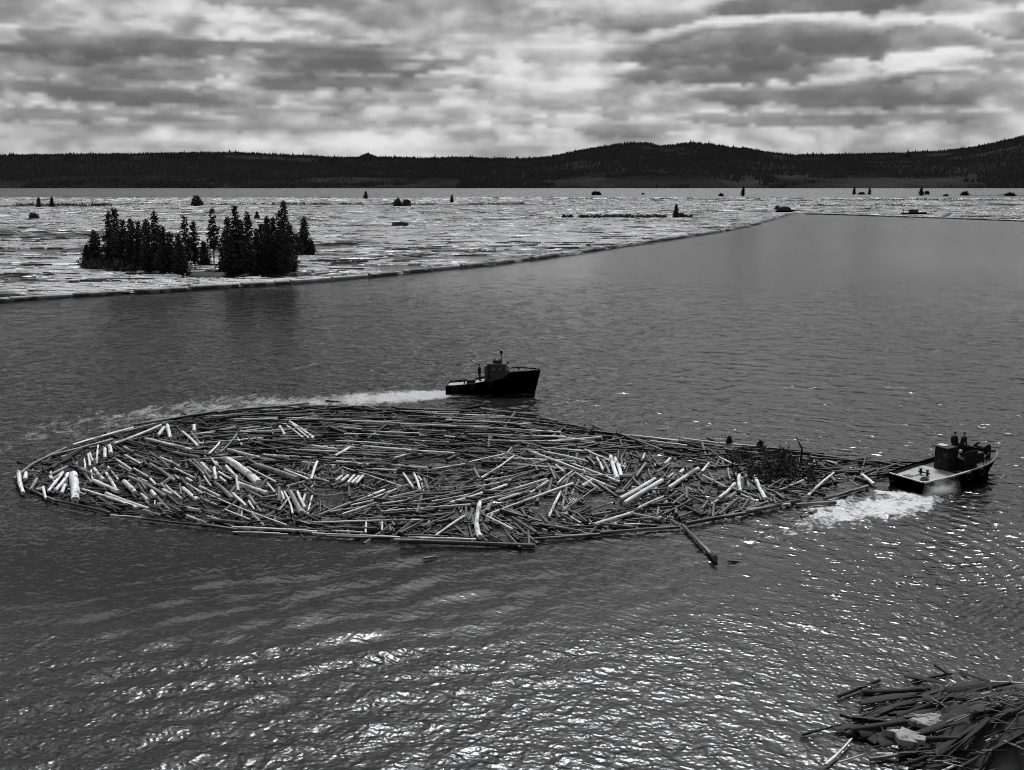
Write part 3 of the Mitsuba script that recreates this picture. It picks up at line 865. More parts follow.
# loose bits, bark and sticks filling the raft between its logs
def build_debris():
    g = np.random.default_rng(63)
    ax = np.array(AXES)
    VV, FF, CC, base = [], [], [], 0
    N = 4600
    k = 0
    OPEN = [(330, 497, 26, 9), (610, 500, 26, 9), (545, 507, 22, 7), (450, 462, 50, 4), (720, 470, 12, 6), (850, 488, 24, 6), (655, 452, 18, 4), (400, 480, 20, 6)]
    while k < N:
        x = g.uniform(16, 905)
        t, bt = np.interp(x, TOP[:, 0], TOP[:, 1]), np.interp(x, BOT[:, 0], BOT[:, 1])
        if g.uniform() > (bt - t) / 140:
            continue
        y = g.uniform(t + 1.5, bt - 1.5)
        if any(((x - a) / c) ** 2 + ((y - b) / d) ** 2 < 1 for a, b, c, d in OPEN) and g.uniform() < .93:
            k += 1
            continue
        p = at(x, y, 0)
        i = np.argmin((ax[:, 0] - p[0]) ** 2 + (ax[:, 1] - p[1]) ** 2)
        an = ax[i, 2] + g.normal(0, .35) if g.uniform() < .75 else g.uniform(0, 3.14)
        far = 1 - np.clip((y - t) / (bt - t + 1e-6) * 2, 0, 1)
        small = g.uniform() < .76
        L = g.uniform(.25, 1.1) if small else g.uniform(1.2, 4.2) * (1 + .8 * far)
        r = g.uniform(.03, .09) if small else g.uniform(.06, .17)
        z = g.uniform(-.04, .16)
        tone = np.clip(g.choice([.025, .06, .16, .42], p=[.68, .18, .09, .05]) * g.uniform(.7, 1.3), .02, .7)
        if L > 1.2 and far > .3:
            tone *= .45
        d = np.array([math.cos(an), math.sin(an), g.normal(0, .05)]) * L / 2
        m = log_mesh([*(p[:2] - d[:2]), z - d[2]], [*(p[:2] + d[:2]), z + d[2]], r, r * g.uniform(.6, 1), 6, 2, 0, .15, int(g.integers(1e9)))[0]
        VV.append(m.vertices)
        FF.append(m.faces + base)
        base += len(m.vertices)
        CC.append(np.full((len(m.vertices), 3), tone))
        k += 1
    obj('raft_debris', (np.vstack(VV), np.vstack(FF)), 'wood_vertex', color=np.vstack(CC))
    tag('raft_debris', 'loose sticks, bark and small wood floating between the logs of the raft', kind='stuff')


build_debris()


# ------------------------------------------------------------------ leaves, brush, trees
def cards(c, d, size, g, n=1):
    """n small leaf-like triangles pairs about the points c along the directions d"""
    c, d = np.repeat(c, n, 0), np.repeat(d, n, 0)
    k = len(c)
    s = np.repeat(np.broadcast_to(size, (k // n,)), n)[:, None]
    a = d + g.normal(0, .55, (k, 3))
    a /= np.linalg.norm(a, axis=1, keepdims=True)
    b = np.cross(a, g.normal(0, 1, (k, 3)))
    b /= np.linalg.norm(b, axis=1, keepdims=True) + 1e-9
    c = c + g.normal(0, 1, (k, 3)) * s * .45
    p = np.stack([c - a * s * .2, c + a * s * .55 - b * s * .34, c + a * s * 1.15, c + a * s * .5 + b * s * .34], 1)
    f = (np.array([[0, 1, 2], [0, 2, 3]])[None] + (np.arange(k) * 4)[:, None, None]).reshape(-1, 3)
    return p.reshape(-1, 3), f


def spruce(h, w, seed, bare=.08, droop=.25, gaps=.15, top=1.0):
    """(trunk mesh, crown (v, f)): whorls of drooping branches of needle sprays"""
    g = np.random.default_rng(seed)
    lean = g.normal(0, .012, 2)
    trunk = log_mesh([0, 0, -.4], [lean[0] * h, lean[1] * h, h * .97], .012 * h + .04, .02, 7, 6, .008, .05, seed)[0]
    C, D, S = [], [], []
    limbs = []
    z = h * bare
    lop = g.uniform(0, 6.28)
    pw = g.uniform(.6, 1.05)
    while z < h * .995:
        t = (z - h * bare) / (h * (1 - bare))
        R = 1.36 * w * (1 - t) ** pw * (.55 + .6 * g.uniform()) + .15
        if t < .12:
            R *= .65 + 2.5 * t
        nb = max(4, int(8 * (1 - .4 * t)))
        a0 = g.uniform(0, 6.28)
        for b in range(nb):
            if g.uniform() < gaps:
                continue
            an = a0 + b * 6.28 / nb + g.normal(0, .25)
            Rb = R * g.uniform(.4, 1.15) * (1 + .22 * math.cos(an - lop))
            steps = max(2, int(Rb / .42))
            for s in range(steps):
                q = (s + .6) / steps
                C.append((math.cos(an) * Rb * q + lean[0] * z, math.sin(an) * Rb * q + lean[1] * z, z - droop * Rb * q + .25 * Rb * q * q))
                D.append((math.cos(an), math.sin(an), -.25))
                S.append(.46 + .34 * (1 - q) * min(1, Rb))
        z += (.30 + .14 * g.uniform()) * (h / 14) ** .5
    for q in range(5):
        C.append((lean[0] * h, lean[1] * h, h * (.955 + .012 * q)))
        D.append((0, 0, 1))
        S.append(.32)
    return trunk, cards(np.array(C), np.array(D), np.array(S), g, 3)


# (base x, base y, top y, half width in px, bare share of trunk, gaps)
SPRUCES = [(96, 266, 232, 11, .04, .1), (88, 267, 246, 7, .03, .1), (110.6, 268, 214, 9, .05, .15), (118, 266, 211, 7, .12, .2), (125, 268, 222, 8, .05, .15), (132.8, 269, 220.5, 7.5, .05, .12),
           (140.5, 270, 224, 7.5, .05, .15), (148.7, 272, 221, 8, .05, .15), (157.6, 271, 213.5, 10, .06, .15), (165, 273, 229, 7, .04, .1), (172, 273, 234, 6.5, .05, .15), (180.5, 274, 237, 8, .03, .1),
           (187.4, 268, 218, 5.5, .15, .35), (195, 266, 223, 6, .12, .3), (204, 265, 243, 6, .04, .15), (214, 264, 211, 9, .30, .42), (226, 272, 233, 8, .04, .1), (231, 275, 219.5, 8, .05, .12),
           (237, 274, 209, 9, .06, .15), (244, 273, 222, 8, .05, .1), (250, 275, 214.5, 9, .05, .12), (258, 274, 231, 7, .04, .1), (262.5, 272, 226, 7, .05, .12), (268.8, 274, 219.5, 8, .05, .12),
           (275.5, 273, 220, 8, .05, .14), (281, 274, 213, 8, .06, .16), (285, 275, 204.5, 8.5, .06, .2), (290.5, 272, 226, 7, .05, .15), (305, 255, 218.5, 8, .04, .12), (297, 256, 236, 6, .03, .1), (311.5, 255, 241, 3.5, .03, .15)]
for i, (bx, by, ty, hw, bare, gaps) in enumerate(SPRUCES):
    p = at(bx, by, .2)
    s = mpp(p)
    h, w = (by - ty) * s * 1.02, hw * s
    trunk, crown = spruce(h, w, 200 + i, bare, gaps=gaps)
    t = numbered('spruce_tree')
    trunk.apply_translation(p)
    obj('trunk', trunk, 'tree_bark', t, smooth=50)
    obj('crown', (crown[0] + p, crown[1]), 'needles', t)
    size = 'tall' if h > 13.5 else 'short' if h < 8.5 else 'middling'
    side = 'left' if bx < 203 else 'right'
    if i == 15:
        tag(t, 'sparse tall tree with bare lower trunk in the gap of the clump', 'tree', 'spruces on the flooded islet')
    elif i == 26:
        tag(t, 'tallest dark spruce, near the right end of the islet clump', 'tree', 'spruces on the flooded islet')
    elif bx > 294:
        later(t, 'dark spruce standing apart behind the right end of the clump', 'tree', 'spruces on the flooded islet', bx)
    else:
        later(t, f'{size} dark spruce in the {side} half of the islet clump', 'tree', 'spruces on the flooded islet', bx)


def islet(x0, x1, y, depth, h, text, seed, brush=0, bsize=1.0, kind_name='islet'):
    """a long low island lying across the view, with scrub growing on it"""
    g = np.random.default_rng(seed)
    a, b = at(x0, y)[:2], at(x1, y)[:2]
    L = np.linalg.norm(b - a)
    d = (b - a) / L
    n_ = np.array([-d[1], d[0]])
    nu, nv = max(12, int(L / (depth * .35))), 9
    nu = min(nu, 160)
    V = []
    for i in range(nu + 1):
        t = i / nu
        wide = depth * .5 * (math.sin(math.pi * t) ** .5 + .02) * (.45 + 1.1 * float(meshkit.fbm(np.array([t * L / depth * .6, seed, 0.]), 3, seed)))
        for j in range(nv):
            s = j / (nv - 1) * 2 - 1
            q = a + d * t * L + n_ * s * wide
            V.append((*q, h * (1 - s * s) * (.4 + 1.1 * float(meshkit.fbm(np.array([q[0] * .1, q[1] * .1, seed]), 2, 7))) - .25 + .0))
    i, j = np.meshgrid(np.arange(nu), np.arange(nv - 1), indexing='ij')
    q = np.stack([i * nv + j, (i + 1) * nv + j, (i + 1) * nv + j + 1, i * nv + j + 1], -1).reshape(-1, 4)
    k = obj(kind_name, (np.array(V), q), 'earth', smooth=True)
    tag(k, text, kind='structure')
    if brush:
        t = g.uniform(0, 1, brush)
        keep = meshkit.fbm(np.stack([t * L / (22 * bsize), 0 * t + seed, 0 * t], -1), 3, 3) > .47
        t = t[keep]
        c = a + np.outer(t * L, d) + np.outer(g.normal(0, .22, len(t)) * depth * np.sin(np.pi * t), n_)
        cz = h * .4 + np.abs(g.normal(0, .55, len(t))) * bsize
        v, f = cards(np.column_stack([c, cz]), np.tile([0, 0, 1.0], (len(t), 1)), .8 * bsize, g, 4)
        return v, f
    return None


SCRUB = []
for args in [(84, 184, 270, 13, .7, 'dark islet under the left half of the spruce clump', 1, 1600, 1.1), (186, 296, 274.5, 11, .7, 'dark islet under the right half of the spruce clump', 2, 1700, 1.0),
             (295, 315, 256, 8, .5, 'small dark islet under the spruces standing apart', 3, 160, .7),
             (-60, 112, 206.5, 60, 1.0, 'low scrubby islet at the far left of the log jam', 4, 520, 1.3), (92, 275, 205, 22, .8, 'thin low islet behind the spruce clump', 5, 200, .9),
             (60, 330, 197.5, 50, .9, 'thin dark islet strip on the open water at the left', 15, 160, .9),
             (270, 560, 205.3, 42, 1.2, 'long dark islet strip right of the spruce clump', 6, 800, 1.1), (560, 760, 199.5, 60, 1.1, 'long thin islet strip beyond the bushes', 7, 380, 1.1),
             (562, 692, 218, 16, .9, 'low islet covered by a row of bushes', 8, 800, .9), (820, 1040, 200.5, 50, 1.1, 'thin dark islet strip at the right', 9, 350, 1.0),
             (800, 1060, 206, 36, .9, 'wide low scrubby islet behind the far boom', 10, 700, .9), (375, 408, 226.5, 10, .5, 'tiny islet of scrub amid the jam', 11, 260, 1.1),
             (345, 362, 227, 8, .4, 'tiniest scrub islet left of another', 12, 120, 1.0), (960, 1060, 195.5, 60, 1.1, 'far scrubby islet at the right edge', 13, 350, 1.2)]:
    v = islet(*args)
    if v is not None:
        SCRUB.append(v)
base, VV, FF = 0, [], []
for v, f in SCRUB:
    VV.append(v)
    FF.append(f + base)
    base += len(v)
obj('scrub', (np.vstack(VV), np.vstack(FF)), 'scrub_leaf')
tag('scrub', 'low dark scrub growing on the islets in the log jam', kind='stuff')


def bush(w, h, seed):
    g = np.random.default_rng(seed)
    n = 240
    d = g.normal(0, 1, (n, 3))
    d /= np.linalg.norm(d, axis=1, keepdims=True)
    d[:, 2] = np.abs(d[:, 2])
    lump = .6 + .8 * meshkit.fbm(d * 2.2 + seed, 3, seed)
    c = d * (g.uniform(.3, 1, n) ** .5 * lump)[:, None] * np.array([w, w * .7, h])
    crown = cards(c, d, .16 * (w + h), g, 3)
    trunk = log_mesh([0, 0, -.3], [0, 0, h * .7], .03 * h + .02, .02, 6, 3, .02, .1, seed)[0]
    return trunk, crown


FAR = [  # kind, base x, base y, top y, half width px, label
    ('spruce_tree', 39, 207, 197.5, 2.2, 'small dark spruce left of another on the far left islet'), ('spruce_tree', 52, 207, 197, 2.6, 'small dark spruce right of another on the far left islet'),
    ('bush', 34, 219, 210.5, 5, 'dark round bush alone amid the pale log jam at left'), ('bush', 197, 206, 194, 6, 'dark bush with spiky top on the thin islet behind the spruces'),
    ('spruce_tree', 366, 199, 191.5, 3, 'tiny flat-topped tree standing on the open water strip'), ('bush', 398, 206.5, 196.5, 4, 'rounder left bush of a dark pair on the long islet strip'),
    ('bush', 406.5, 206.5, 196, 3.5, 'right bush of a dark pair on the long islet strip'), ('spruce_tree', 452, 203, 195, 2, 'faint small tree at the right end of the long strip'),
    ('bush', 596, 195, 190.5, 5, 'low wide dark bush on the far open water'), ('bush', 643, 194.5, 192.5, 1.5, 'tiny dark bush right of the low wide one'),
    ('spruce_tree', 676, 218, 204.5, 2.6, 'slim tree at the right end of the row of bushes'), ('bush', 681, 217, 212, 5, 'thick bush beside the slim tree'),
    ('spruce_tree', 743, 196, 186.5, 2.0, 'pointed little spruce on the far strip, middle of the lake'), ('bush', 721, 196, 193, 3, 'small bush left of the pointed little spruce'),
    ('spruce_tree', 854, 194.5, 187, 1.6, 'left of two thin sprigs beside a low bush'), ('spruce_tree', 869.5, 194.5, 187.5, 1.6, 'right of two thin sprigs beside a low bush'), ('bush', 861.5, 194.5, 192, 4, 'low bush between two thin sprigs'),
    ('spruce_tree', 921, 195.5, 186.5, 2.8, 'dark cone-shaped spruce near the far right boom'), ('bush', 927, 194.5, 190, 2.5, 'bare bush right of the cone-shaped spruce'),
    ('bush', 965, 195.5, 190.5, 4, 'rounded dark bush on the far right strip'), ('bush', 946, 196, 194, 3, 'flat little bush between spruce and rounded bush'),
    ('bush', 777, 210, 205, 3, 'spindly brush beside the boat at the corner of the boom'), ('spruce_tree', 257, 219.6, 212, 2.2, 'tiny spruce seen behind the gap of the islet clump'),
    ('bush', 1010, 196, 192.5, 6, 'broad dark bush at the far right edge')]
for i, (kind, bx, by, ty, hw, text) in enumerate(FAR):
    p = at(bx, by, .2)
    s = mpp(p)
    h, w = (by - ty) * s, hw * s
    if kind == 'bush':
        trunk, crown = bush(w * .8, h * .66, 300 + i)
    else:
        trunk, crown = spruce(h, w * 1.1, 300 + i, .05, gaps=.1)
        v, f = crown
        g = np.random.default_rng(i)                 # large sprays: it stands far away
        c = np.stack([np.zeros(60), np.zeros(60), g.uniform(.1, .95, 60) * h], -1)
        an = g.uniform(0, 6.28, 60)
        rr = w * (1 - c[:, 2] / h) ** .8 * g.uniform(.2, .9, 60)
        c[:, 0], c[:, 1] = rr * np.cos(an), rr * np.sin(an)
        v2, f2 = cards(c, np.column_stack([np.cos(an), np.sin(an), 0 * an + .1]), .10 * h, g, 3)
        crown = np.vstack([v, v2]), np.vstack([f, f2 + len(v)])
    t = numbered(kind)
    trunk.apply_translation(p)
    obj('trunk', trunk, 'tree_bark', t, smooth=50)
    obj('crown', (crown[0] + p, crown[1]), 'scrub_leaf' if kind == 'bush' else 'needles', t)
    tag(t, text, 'bush' if kind == 'bush' else 'tree', 'small trees and bushes out on the log jam')

# dark brush heap caught in the raft, and the leaning bare pole beside it
g = np.random.default_rng(91)
C, D = [], []
stems = []
for i in range(46):
    x, y = g.uniform(738, 806), g.uniform(455, 479)
    p = at(x, y, .1)
    an, up = g.uniform(0, 6.28), g.uniform(.0, .45)
    L = g.uniform(.8, 2.0)
    d = np.array([math.cos(an), math.sin(an), up])
    q = p + d / np.linalg.norm(d) * L
    stems.append(tube(p, q, .05, 5, .015))
    for s in np.linspace(.3, 1.1, 12):
        C.append(p + (q - p) * s + g.normal(0, .16, 3))
        D.append(d / np.linalg.norm(d))
t = numbered('brush_heap')
obj('branches', cat(stems), 'tree_bark', t)
v, f = cards(np.array(C), np.array(D), .20, g, 6)
obj('twigs', (v, f), 'scrub_leaf', t)
tag(t + '__branches', kind='stuff')
tag(t + '__twigs', kind='stuff')
tag(t, 'dark heap of uprooted brush caught in the right part of the raft', 'brush heap')
for x, y, h, text in [(729, 444, 1.0, 'small dark sprig sticking up at the left end of the brush'), (760, 447, .9, 'small dark sprig sticking up over the brush heap')]:
    p = at(x, y, .2)
    t = numbered('sprig')
    g2 = np.random.default_rng(int(x))
    tr, cr = bush(.16, h * .55, int(x))
    tr.apply_translation(p)
    obj('stem', tr, 'tree_bark', t)
    obj('twigs', (cr[0] + p, cr[1]), 'scrub_leaf', t)
    tag(t, text, 'sprig', 'sprigs sticking up from the raft')
a = at(801, 463, .2)
m1 = log_mesh(a, a + np.array([.05, .1, 1.15]), .09, .08, 8, 4, .02, .1, 5)[0]
m2 = log_mesh(a + np.array([.05, .1, 1.12]), a + np.array([-.42, .3, 2.05]), .08, .03, 8, 4, .02, .1, 6)[0]
k = obj('snag', cat([m1, m2]), 'wood_wet')
tag(k, 'bare crooked snag standing up from the raft right of the brush', 'snag')

# the stump-ended log drifting loose below the raft, and other strays on the water
a, b = at(682, 525, .18), at(713, 556.5, .18)
r = 2.6 * mpp(b)
m, uv = log_mesh(a, b, r * .62, r * .95, 11, 8, .012, .09, 71)
t = numbered('drifting_log')
obj('stem', m, 'wood_dark', t, smooth=True, uv=uv)
d = (b - a) / np.linalg.norm(b - a)
m, uv = log_mesh(b - d * .25, b + d * .38, r * 1.05, r * 1.35, 11, 4, 0, .16, 72)
obj('root_end', m, 'wood_wet', t, smooth=True, uv=uv)
tag(t, 'dark log with a thick root end jutting out of the near side of the raft', 'log')
for x0, y0, x1, y1, w, tone, text in [(423, 559, 437, 557, 2.2, 'd', 'short dark log drifting alone below the middle of the raft'), (801, 517, 808, 514.5, 3.2, 'd', 'left dark log chunk floating at the edge of the foam'),
                                      (810, 513, 816, 510, 4, 'd', 'right dark log chunk floating at the edge of the foam'), (728, 561.5, 740, 560.5, 1.4, 'd', 'thin dark stick drifting right of the stump-ended log'),
                                      (326, 400.5, 341, 401.5, 2.2, 'd', 'short dark log afloat in the far wake beyond the raft')]:
    k, r, L = raft_log(x0, y0, x1, y1, w, tone, 'drifting_log', lift=.05, seed=int(x0))
    tag(k, text, 'log', 'stray logs on the open water')


# ------------------------------------------------------------------ boats
def loft(L, stations, lo, hi, cap=True):
    """skin through sections; stations: list of (x, [(half width, z), ...]) from keel outwards and up; mirrored about the keel"""
    V, n = [], None
    for x, sec in stations:
        pts = [(x, -w, z) for w, z in reversed(sec)] + [(x, w, z) for w, z in sec]
        n = len(pts)
        V += pts
    Fq = []
    for i in range(len(stations) - 1):
        for j in range(n - 1):
            q = i * n + j
            Fq.append((q, q + 1, q + n + 1, q + n))
    return np.array(V, float), Fq, n


def boat_shape(L, B, zs, zb, step):
    S = []
    for i in range(25):
        s = i / 24
        bd = B / 2 * (.86 + .14 * min(1, s / .3)) * (1 if s < .55 else max(.0, 1 - ((s - .55) / .45) ** 2.3)) + .03
        bw = bd * (.86 if s < .6 else .86 - .5 * (s - .6) / .4)
        if step:                                                                    # a raised forecastle
            u = min(1, max(0, (s - step) / .09))
            zd = zs + (zb - zs) * (.52 * (min(s, step) / step) ** 1.7 + .38 * u * u * (3 - 2 * u) + .10 * s)
        else:
            zd = zs + (zb - zs) * (.8 * s + .2 * s * s)
        S.append((s, bd, bw, zd))
    return S


def compact(v, f):
    ids, inv = np.unique(np.asarray(f), return_inverse=True)
    return np.asarray(v)[ids], inv.reshape(-1, 3)


def build_boat(name, L, B, zs, zb, rake, M, mats, drop=.22, step=0):
    """hull, deck, rubbing strake and rail caps; M maps boat coordinates (x from stern to bow, y to port, z up) into the world"""
    t = numbered(name)
    S = boat_shape(L, B, zs, zb, step)

    def X(s, z, zd):
        return s * L + rake * max(0, s - .6) / .4 * (z / max(zd, .1)) * (1 if z > 0 else .5)

    hull = []
    for s, bd, bw, zd in S:
        sec = [(0.0, -.55 + .35 * max(0, s - .7) / .3), (bw * .75, -.42 + .25 * max(0, s - .7)), (bw, -.02), (bw + (bd - bw) * .55, zd * .5), (bd, zd)]
        pts = [(X(s, z, zd), -w, z) for w, z in reversed(sec)] + [(X(s, z, zd), w, z) for w, z in sec[1:]]
        hull.append(pts)
    n = len(hull[0])
    V = np.array(hull).reshape(-1, 3)
    tri = []
    for i in range(len(S) - 1):
        for j in range(n - 1):
            q = i * n + j
            tri += [(q, q + n + 1, q + 1), (q, q + n, q + n + 1)]
    c = len(V)
    V = np.vstack([V, [[0, 0, zs * .5]]])
    for j in range(n - 1):
        tri.append((c, j, j + 1))
    tri.append((c, n - 1, 0))
    h = trimesh.Trimesh(M(V), np.array(tri), process=False)
    obj('hull', h, mats['hull'], t, smooth=35)
    # bulwark inside and deck
    dv, df, iv, if_ = [], [], [], []
    for i, (s, bd, bw, zd) in enumerate(S):
        w = max(.01, bd - .07)
        zdk = zd - drop * (1 if s < .55 else max(.25, 1 - (s - .55) / .2))
        dv += [(X(s, zdk, zd), -w, zdk), (X(s, zdk, zd), 0, zdk + .04), (X(s, zdk, zd), w, zdk)]
        iv += [(X(s, zd, zd), -w, zd), (X(s, zdk, zd), -w, zdk), (X(s, zd, zd), w, zd), (X(s, zdk, zd), w, zdk)]
        if i:
            q = 3 * (i - 1)
            df += [(q, q + 3, q + 4), (q, q + 4, q + 1), (q + 1, q + 4, q + 5), (q + 1, q + 5, q + 2)]
            q = 4 * (i - 1)
            if_ += [(q, q + 4, q + 5), (q, q + 5, q + 1), (q + 2, q + 7, q + 6), (q + 2, q + 3, q + 7)]
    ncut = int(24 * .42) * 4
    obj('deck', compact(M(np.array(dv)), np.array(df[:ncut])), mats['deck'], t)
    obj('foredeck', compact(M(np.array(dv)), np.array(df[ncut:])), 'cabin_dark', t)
    obj('bulwark', (M(np.array(iv)), np.array(if_)), 'boat_inner', t)
    for side in (-1, 1):
        v, f = [], []
        for i, (s, bd, bw, zd) in enumerate(S):
            x = X(s, zd, zd)
            for dw, dz in ((-.08, -.02), (-.08, .05), (.05, .05), (.05, -.06)):
                v.append((x, side * (max(bd, .09) + dw), zd + dz))
            if i:
                a, b = 4 * (i - 1), 4 * i
                for k in range(4):
                    k2 = (k + 1) % 4
                    f += [(a + k, a + k2, b + k2), (a + k, b + k2, b + k)]
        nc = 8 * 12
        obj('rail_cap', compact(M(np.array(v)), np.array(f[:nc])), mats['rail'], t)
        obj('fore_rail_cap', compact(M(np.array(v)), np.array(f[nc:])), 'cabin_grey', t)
        v2, f2 = [], []
        for i, (s, bd, bw, zd) in enumerate(S):
            z = zd * .62
            w = bw + (bd - bw) * .66
            x = X(s, z, zd)
            for dw, dz in ((-.03, -.06), (.06, -.05), (.06, .05), (-.03, .06)):
                v2.append((x, side * (w + dw), z + dz))
            if i:
                a, b = 4 * (i - 1), 4 * i
                for k in range(4):
                    k2 = (k + 1) % 4
                    f2 += [(a + k, a + k2, b + k2), (a + k, b + k2, b + k)]
        obj('rubbing_strake', (M(np.array(v2)), np.array(f2)), 'cabin_dark', t)
    s0 = S[0]
    obj('stern_rail', M_box(M, box(.02, 0, s0[3] + .015, .14, 2 * s0[1] - .2, .07)), mats['rail'], t)
    return t, S, X


def M_box(M, m):
    m = m.copy()
    m.vertices = M(m.vertices)
    return m


def mover(origin, heading):
    c, s = math.cos(heading), math.sin(heading)
    R = np.array([[c, -s, 0], [s, c, 0], [0, 0, 1.0]])
    o = np.asarray(origin, float)
    return lambda v: np.asarray(v, float) @ R.T + o


scene['boat_inner'] = {'type': 'twosided', 'bsdf': plain(.04, .6)}


# --- people
def body(joints, bones, seg=.05):
    m = m3.Manifold()
    for a, b in bones:
        (pa, ra), (pb, rb) = joints[a], joints[b]
        s1 = m3.Manifold.sphere(ra, 14).translate(list(map(float, pa)))
        s2 = m3.Manifold.sphere(rb, 14).translate(list(map(float, pb)))
        m += m3.Manifold.batch_hull([s1, s2])
    m = m.refine_to_length(seg)
    x = m.to_mesh()
    t = trimesh.Trimesh(x.vert_properties[:, :3], x.tri_verts, process=True)
    trimesh.smoothing.filter_taubin(t, iterations=6)
    return t


def person(M, loc, face, text, coat='cloth_dark', arms='down', stoop=0.0, hat=True, legs='cloth_dark', sit=False):
    """standing figure looking along its own +x; local z 0 is the sole of the boots"""
    t = numbered('person')
    H = mover(loc, face)
    W = lambda v: M(H(v))
    k = stoop
    hip, sh, hd = .92, 1.42, 1.62
    fx = .30 * k

    def P(x, y, z):
        return np.array([x, y, z])
    J = {'pelvis': (P(0, 0, hip), .14), 'waist': (P(.25 * fx, 0, 1.10), .135), 'chest': (P(.7 * fx, 0, 1.30), .155), 'neck': (P(fx, 0, 1.47), .06), 'neck2': (P(fx + .01, 0, 1.55), .055)}
    B = [('pelvis', 'waist'), ('waist', 'chest'), ('chest', 'neck'), ('neck', 'neck2')]
    for s, n in ((1, 'l'), (-1, 'r')):
        J |= {n + 'hip': (P(0, .09 * s, .88), .10), n + 'knee': (P(.04, .11 * s, .49), .065), n + 'ank': (P(0, .12 * s, .09), .045), n + 'toe': (P(.17, .14 * s, .04), .038), n + 'sh': (P(fx, .18 * s, 1.40), .07)}
        if arms == 'wheel':
            el, wr = P(fx + .14, .25 * s, 1.16), P(fx + .38, .17 * s, 1.14)
        elif arms == 'mixed' and s > 0:
            el, wr = P(fx + .12, .30 * s, 1.18), P(fx + .34, .30 * s, 1.24)
        else:
            el, wr = P(fx - .03, .25 * s, 1.13), P(fx + .07, .26 * s, .88)
        J |= {n + 'el': (el, .05), n + 'wr': (wr, .035)}
        d = (wr - el) / np.linalg.norm(wr - el)
        palm = wr + d * .07
        J |= {n + 'palm': (palm, .032)}
        B += [('pelvis', n + 'hip'), (n + 'hip', n + 'knee'), (n + 'knee', n + 'ank'), (n + 'ank', n + 'toe'), ('chest', n + 'sh'), (n + 'sh', n + 'el'), (n + 'el', n + 'wr'), (n + 'wr', n + 'palm')]
        side = np.cross(d, [1, 0, 0] if abs(d[0]) < .7 else [0, 0, 1.0])
        side /= np.linalg.norm(side)
        curl = np.cross(side, d)
        for q in range(4):
            a = palm + side * (q - 1.5) * .018 + d * .02
            b = a + d * (.035, .042, .038, .03)[q] + curl * .006
            c = b + d * .02 + curl * .022
            J |= {f'{n}f{q}a': (a, .0095), f'{n}f{q}b': (b, .0085), f'{n}f{q}c': (c, .0075)}
            B += [(f'{n}f{q}a', f'{n}f{q}b'), (f'{n}f{q}b', f'{n}f{q}c')]
        a = palm - side * .028
        J |= {n + 't1': (a, .011), n + 't2': (a - side * .025 + d * .03, .009)}
        B += [(n + 't1', n + 't2')]
    J |= {'head': (P(fx + .015, 0, 1.66), .088), 'crown': (P(fx, 0, 1.70), .09), 'jaw': (P(fx + .045, 0, 1.60), .055), 'nose': (P(fx + .115, 0, 1.645), .012), 'brow': (P(fx + .095, 0, 1.68), .018),
          'earl': (P(fx, .095, 1.65), .018), 'earr': (P(fx, -.095, 1.65), .018)}
    B += [('neck2', 'head'), ('head', 'crown'), ('head', 'jaw'), ('brow', 'nose'), ('head', 'earl'), ('head', 'earr'), ('head', 'brow')]
    m = body(J, B, .03)
    m.vertices = W(m.vertices)
    obj('body', m, 'skin', t, smooth=True)
    JC = {a: (p, r + .022) for a, (p, r) in J.items()}
    JC['skirt'] = (P(.0, 0, .84), .185)
    BC = [('pelvis', 'waist'), ('waist', 'chest'), ('pelvis', 'skirt')] + [(a, b) for n in 'lr' for a, b in (('chest', n + 'sh'), (n + 'sh', n + 'el'), (n + 'el', n + 'wr'))]
    m = body(JC, BC, .05)
    m.vertices = W(m.vertices)
    obj('jacket', m, coat, t, smooth=True)
    BL = [('pelvis', 'lhip'), ('pelvis', 'rhip')] + [(n + a, n + b) for n in 'lr' for a, b in (('hip', 'knee'), ('knee', 'ank'), ('ank', 'toe'))]
    m = body(JC, BL, .05)
    m.vertices = W(m.vertices)
    obj('trousers', m, legs, t, smooth=True)
    if hat:
        c = J['crown'][0]
        crown = trimesh.creation.icosphere(2, .105)
        crown.vertices = crown.vertices * [1.08, 1, .72] + c + [-.005, 0, .045]
        brim = trimesh.creation.cylinder(.10, .02, sections=20)
        brim.vertices = brim.vertices * [1.0, .85, 1] + c + [.075, 0, .02]
        m = cat([crown, brim])
    else:
        m = trimesh.creation.icosphere(2, .1)
        m.vertices = m.vertices * [1.0, .98, .9] + J['crown'][0] + [-.02, 0, .02]
    m.vertices = W(m.vertices)
    obj('cap' if hat else 'hair', m, 'hair', t, smooth=True)
    tag(t, text, 'person')
    return t


# --- the towing boat at the raft's right end
st = at(905, 489.5)
bow = at(988, 473)
hd = math.atan2(bow[1] - st[1], bow[0] - st[0])
L2 = float(np.linalg.norm(bow[:2] - st[:2]))
MB = mover([*st[:2], 0], hd)
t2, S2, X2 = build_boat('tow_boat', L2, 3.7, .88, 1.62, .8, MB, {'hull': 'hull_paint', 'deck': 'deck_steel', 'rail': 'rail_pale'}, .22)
tag(t2, 'dark towing boat with pale aft deck at the right end of the log raft', 'boat')
lx = L2 / 8.4
